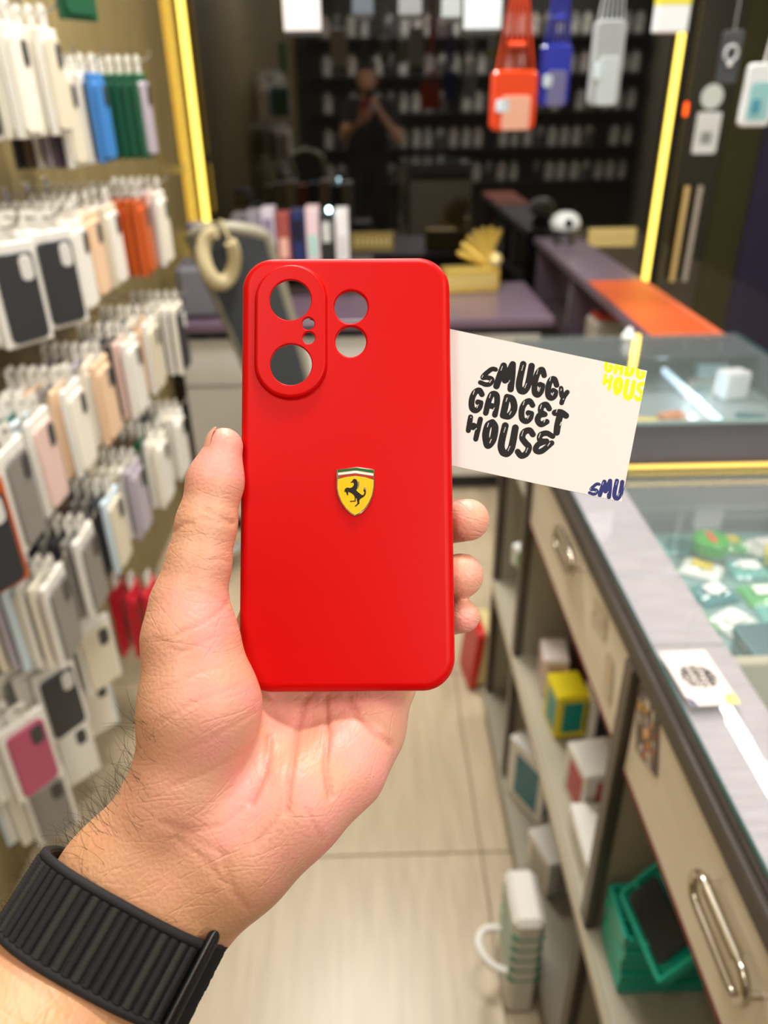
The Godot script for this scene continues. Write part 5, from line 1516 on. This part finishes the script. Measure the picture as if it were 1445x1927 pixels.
	# the body beyond the picture's edge, coarser
	var lo_b := w.call(-0.5, -0.05, -0.2) as Vector3
	var V2 := PackedVector3Array()
	var T2 := PackedInt32Array()
	var bl := Vector3(-420, -1580, -520)
	res = net(bl, Vector3(380, 330, 760), 14.0, 0, body_end, V2, T2, AABB(BOX_LO + Vector3(20, 30, 10), BOX_SIZE - Vector3(20, 30, 20)))
	V2 = res[0]; T2 = res[1]
	for i in T2: T.append(i + fine)
	V.append_array(V2)
	N = vertex_normals(V, T)
	# skin colour: pinker on the pads of the palm and fingertips, tanner on the wrist and the back of the thumb, mottled
	var fn := FastNoiseLite.new()
	fn.seed = 12
	fn.frequency = 0.045
	fn.fractal_octaves = 3
	var pinks := [[Vector3(-40.3, -61.0, 30.0), 22.0], [Vector3(-21.2, -105.1, 20.0), 26.0], [Vector3(-4.2, -81.8, 0.0), 24.0], [Vector3(-25.3, -73.8, -5.0), 20.0], [Vector3(31.6, -3.2, -10.0), 12.0], [Vector3(30.6, -24.6, -10.0), 12.0], [Vector3(30.6, -38.2, -10.0), 10.0], [Vector3(-53.2, 17.0, 8.0), 16.0], [Vector3(-51.4, -91.1, 25.0), 22.0], [Vector3(-54.8, -36.8, 25.0), 16.0]]
	var base := Color("d29c7c").srgb_to_linear()
	var tan := Color("cf9a6e").srgb_to_linear()
	var pink := Color("de9488").srgb_to_linear()
	var line := Color("b8685a").srgb_to_linear()
	for i in V.size():
		var v := V[i]
		var n := fn.get_noise_3d(v.x, v.y, v.z)
		var col := base
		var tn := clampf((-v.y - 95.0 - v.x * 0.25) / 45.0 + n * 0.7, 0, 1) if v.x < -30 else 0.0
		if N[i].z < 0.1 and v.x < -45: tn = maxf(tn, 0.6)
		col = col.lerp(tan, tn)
		var pk := 0.0
		for b: Array in pinks:
			pk = maxf(pk, exp(-v.distance_squared_to(b[0]) / (b[1] * b[1])))
		col = col.lerp(pink, clampf(pk * (0.8 + n), 0, 1))
		col = col.lerp(pink, clampf(n * 0.5, 0, 0.3))
		if i < fine: col = col.lerp(line, red[i] * 0.4)
		C.append(col)
		UV.append(Vector2((v.x - BOX_LO.x) / 215.0, (40.0 - v.y) / 232.0))
	var skin := mat("skin", Color.WHITE, 0.46, 0.0, 0.5)
	skin.vertex_color_use_as_albedo = true
	skin.subsurf_scatter_enabled = true
	skin.subsurf_scatter_strength = 0.1
	skin.heightmap_enabled = true
	skin.heightmap_texture = skin_relief()
	skin.heightmap_scale = 0.045
	part(t, "body", array_mesh(V, N, T, C, UV), skin)
	nail(t, Vector3(-59.0, 10.8, 3.0), Vector3(-55.9, 23.0, 2.0), 6.7, Vector3(-0.95, 0.1, 0.1), 13.0, 0.95)
	nail(t, Vector3(21.4, -4.5, -30.0), Vector3(31.3, -2.9, -14.0), 7.8, Vector3(-0.3, 0.0, -1.0), 9.0, 0.5, 0.2)
	nail(t, Vector3(20.3, -26.8, -30.0), Vector3(28.6, -23.5, -13.0), 8.2, Vector3(-0.3, 0.0, -1.0), 9.0, 0.5, 0.2)
	nail(t, Vector3(22.3, -41.7, -28.0), Vector3(29.3, -38.5, -12.0), 6.0, Vector3(-0.3, 0.0, -1.0), 7.0, 0.5, 0.2)
	# clothes and hair: shells of their own over the same bones
	var first := bA.size()
	chain([[w.call(-0.14, 1.38, 0.33), 92.0], [w.call(0.14, 1.38, 0.33), 92.0]], 60)
	chain([[w.call(-0.08, 1.3, 0.33), 115.0], [w.call(-0.08, 0.93, 0.34), 118.0]], 60)
	chain([[w.call(0.08, 1.3, 0.33), 115.0], [w.call(0.08, 0.93, 0.34), 118.0]], 60)
	var sh_l := w.call(-0.2, 1.38, 0.3) as Vector3
	chain([[sh_l, 66.0], [sh_l.lerp(elbow, 0.62), 58.0]], 30)
	chain([[w.call(0.2, 1.38, 0.3), 66.0], [w.call(0.25, 1.22, 0.2), 58.0]], 30)
	clothe(t, "shirt", first, bl, hexm("17181a", 0.85))
	first = bA.size()
	chain([[w.call(-0.07, 0.93, 0.34), 116.0], [w.call(0.07, 0.93, 0.34), 116.0]], 50)
	for s: float in [-1.0, 1.0]: chain([[w.call(s * 0.09, 0.9, 0.34), 108.0], [w.call(s * 0.11, 0.5, 0.33), 76.0], [w.call(s * 0.12, 0.1, 0.36), 60.0]], 30)
	clothe(t, "trousers", first, bl, hexm("20232a", 0.85))
	first = bA.size()
	for s: float in [-1.0, 1.0]: bone(w.call(s * 0.12, 0.06, 0.39), 52, w.call(s * 0.13, 0.05, 0.16), 45, 30)
	clothe(t, "shoes", first, bl, hexm("1a1a1a", 0.6))
	first = bA.size()
	bone(w.call(0, 1.66, 0.34), 92, w.call(0, 1.7, 0.30), 86, 30)
	bone(w.call(0, 1.6, 0.36), 80, w.call(0, 1.66, 0.34), 90, 30)
	clothe(t, "head_hair", first, bl, hexm("15110e", 0.7))
	# hairs on the outer wrist
	var hs := begin()
	var r2 := RandomNumberGenerator.new()
	r2.seed = 77
	var made := 0
	for tries in 60000:
		if made >= 420: break
		var i := r2.randi() % fine
		var v := V[i]
		var f := 267.0 / (267.0 - v.z)
		var q := Vector2(v.x * f, v.y * f)
		if q.x > -72 or q.y > -74: continue
		if N[i].x > -0.15 and r2.randf() > 0.03: continue
		if N[i].z < -0.55: continue
		if q.x > -84 and q.y > -108 and r2.randf() > 0.4: continue
		var d := (N[i] * 0.8 + Vector3(-0.25, 0.75, 0.1) + Vector3(r2.randf_range(-0.5, 0.5), r2.randf_range(-0.5, 0.5), r2.randf_range(-0.3, 0.3))).normalized()
		var bend := Vector3(r2.randf_range(-0.6, 0.3), r2.randf_range(-0.1, 0.6), r2.randf_range(-0.3, 0.5)) * 0.5
		var p := v - N[i] * 0.3
		var pts := PackedVector3Array([p])
		var rad := PackedFloat32Array([0.06])
		var ln := r2.randf_range(0.6, 1.6)
		for s in 9:
			p += d * ln
			d = (d + bend - N[i] * 0.06).normalized()
			pts.append(p)
			rad.append(0.06 * (1 - s / 13.0))
		tube_into(hs, pts, rad, 3)
		made += 1
	var hair := part(t, "arm_hair", hs.commit(), hexm("1b120b", 0.5))
	hair.set_meta("kind", "stuff")
	# the phone that takes the picture, in the right hand
	var ph := thing("camera_phone", "dark smartphone in the right hand, seen in the dark glass", "phone")
	in_hand(ph, Vector3(22, -52, 277), Vector3.ZERO)
	part(ph, "phone_body", extr(rrect(74, 152, 11, 6), 8.0, 1.5), hexm("24262a", 0.25))
	part(ph, "screen", extr(rrect(69, 147, 9, 5), 0.6, 0.2), hexm("101216", 0.1), Vector3(0, 0, 7.9))

func clothe(t: Node3D, called: String, first: int, lo: Vector3, m: Material) -> void:
	var res := net(lo, Vector3(380, 330, 760), 16.0, first, bA.size(), PackedVector3Array(), PackedInt32Array())
	part(t, called, array_mesh(res[0], vertex_normals(res[0], res[1]), res[1]), m)

# ---------------------------------------------------------------- woven watch band
func watch_band() -> void:
	var t := thing("watch_band", "black woven nylon watch band around the wrist", "watch band")
	var C := Vector3(-86.0, -134.8, 25.0)
	var wv := Vector3(0.875, -0.483, 0.0)
	var axis := Vector3(-0.44, -0.80, 0.41).normalized()
	wv = (wv - axis * wv.dot(axis)).normalized()
	var bv := axis.cross(wv).normalized()
	if bv.z < 0: bv = -bv
	var frame := Transform3D(Basis(wv, axis, bv), C)
	if frame.basis.determinant() < 0: frame.basis.y = -frame.basis.y
	t.transform = hand_frame * frame
	# ring in the band's own frame: x across the wrist, z to the holder, y along the arm
	var at := func(a: float, off: float) -> Vector3:
		var e := 2.6
		var c := cos(a)
		var s := sin(a)
		var k := pow(pow(absf(c), e) + pow(absf(s), e), -1.0 / e)
		return Vector3(c * k * (30.5 + off), 0, s * k * (25.0 + off))
	var cloth := mat("nylon", Color.WHITE, 0.8)
	cloth.albedo_texture = noise_tex(61, 40.0, 256, Color("030304"), Color("26262a"), Vector2(1, 1), 3)
	cloth.uv1_triplanar = true
	cloth.uv1_scale = Vector3(0.09, 0.09, 0.09)
	cloth.heightmap_enabled = true
	cloth.heightmap_texture = cloth.albedo_texture
	cloth.heightmap_scale = 0.05
	var width := 23.5
	# strap
	var st := begin()
	var n := 72
	for i in n:
		var a0 := TAU * i / n
		var a1 := TAU * (i + 1) / n
		var p := [at.call(a0, 0.0), at.call(a1, 0.0), at.call(a1, 2.2), at.call(a0, 2.2)]
		var h := Vector3(0, width * 0.5, 0)
		var mid: Vector3 = (p[0] + p[1] + p[2] + p[3]) * 0.25
		quad(st, p[2] - h, p[3] - h, p[3] + h, p[2] + h)
		quad(st, p[0] - h, p[1] - h, p[1] + h, p[0] + h, mid * 2.0)
		for s: float in [-1.0, 1.0]: quad(st, p[0] + h * s, p[1] + h * s, p[2] + h * s, p[3] + h * s)
	part(t, "strap", st.commit(), cloth)
	# edge cords
	for s: float in [-1.0, 1.0]:
		var ep := PackedVector3Array()
		for i in 90: ep.append(at.call(TAU * i / 90.0, 1.7) + Vector3(0, s * (width * 0.5 - 0.4), 0))
		part(t, "edge_cord", tube(ep, 1.5, 7, true), cloth)
	# woven ribs across the band
	var key_mesh := begin()
	var rp := PackedVector3Array()
	var rr := PackedFloat32Array()
	for i in 45:
		rp.append(Vector3(0, -width * 0.5 + 1.6 + (width - 3.2) * i / 44.0, 0))
		rr.append(1.3 + (0.28 if i % 2 else -0.12))
	tube_into(key_mesh, rp, rr, 8)
	var rib_mesh := key_mesh.commit()
	var cloths := [cloth]
	for k in 2:
		var m := cloth.duplicate() as StandardMaterial3D
		m.resource_name = "nylon%d" % (k + 1)
		m.albedo_texture = noise_tex(70 + k, 40.0, 128, [Color("0a0a0a"), Color("08080a")][k], [Color("46433a"), Color("1c1c20")][k], Vector2(1, 1), 3)
		cloths.append(m)
	var a := 0.86
	var idx := 0
	while a < PI + 0.75:
		var p: Vector3 = at.call(a, 2.0)
		part(t, "rib", rib_mesh, cloths[(idx * 7 + idx / 3) % 3], p)
		var q: Vector3 = at.call(a + 0.01, 2.0)
		a += 0.01 * 3.25 / (q - p).length()
		idx += 1
	# bar and the hook-and-loop end folded through it
	var bp: Vector3 = at.call(0.74, 3.4)
	part(t, "bar", capsule_rod(bp - Vector3(0, 14.5, 0), bp + Vector3(0, 14.5, 0), 2.1, 14), hexm("0b0b0d", 0.25))
	var fz := begin()
	var fn := FastNoiseLite.new()
	fn.seed = 4
	fn.frequency = 0.9
	var rows := []
	for i in 31:
		var an := 0.70 - 0.95 * i / 30.0
		var row := []
		for j in 41:
			var y := -width * 0.5 - 0.6 + (width + 1.2) * j / 40.0
			var p: Vector3 = at.call(an, 3.0)
			row.append(at.call(an, 3.2 + 0.55 * fn.get_noise_2d(i * 3.1, j * 3.3)) + Vector3(0, y, 0))
		rows.append(row)
	for i in 30:
		for j in 40:
			var nn: Vector3 = (rows[i][j] * Vector3(1, 0, 1)).normalized()
			tri(fz, rows[i][j], rows[i + 1][j], rows[i + 1][j + 1], nn)
			tri(fz, rows[i][j], rows[i + 1][j + 1], rows[i][j + 1], nn)
	for s: int in [0, 40]:
		for i in 30:
			var o: Vector3 = rows[i][s]
			quad(fz, rows[i][s], rows[i + 1][s], rows[i + 1][s] * Vector3(0.94, 1, 0.94), rows[i][s] * Vector3(0.94, 1, 0.94))
	part(t, "fastening_end", fz.commit(), mat("fuzz", Color("0c0c0d"), 0.95))
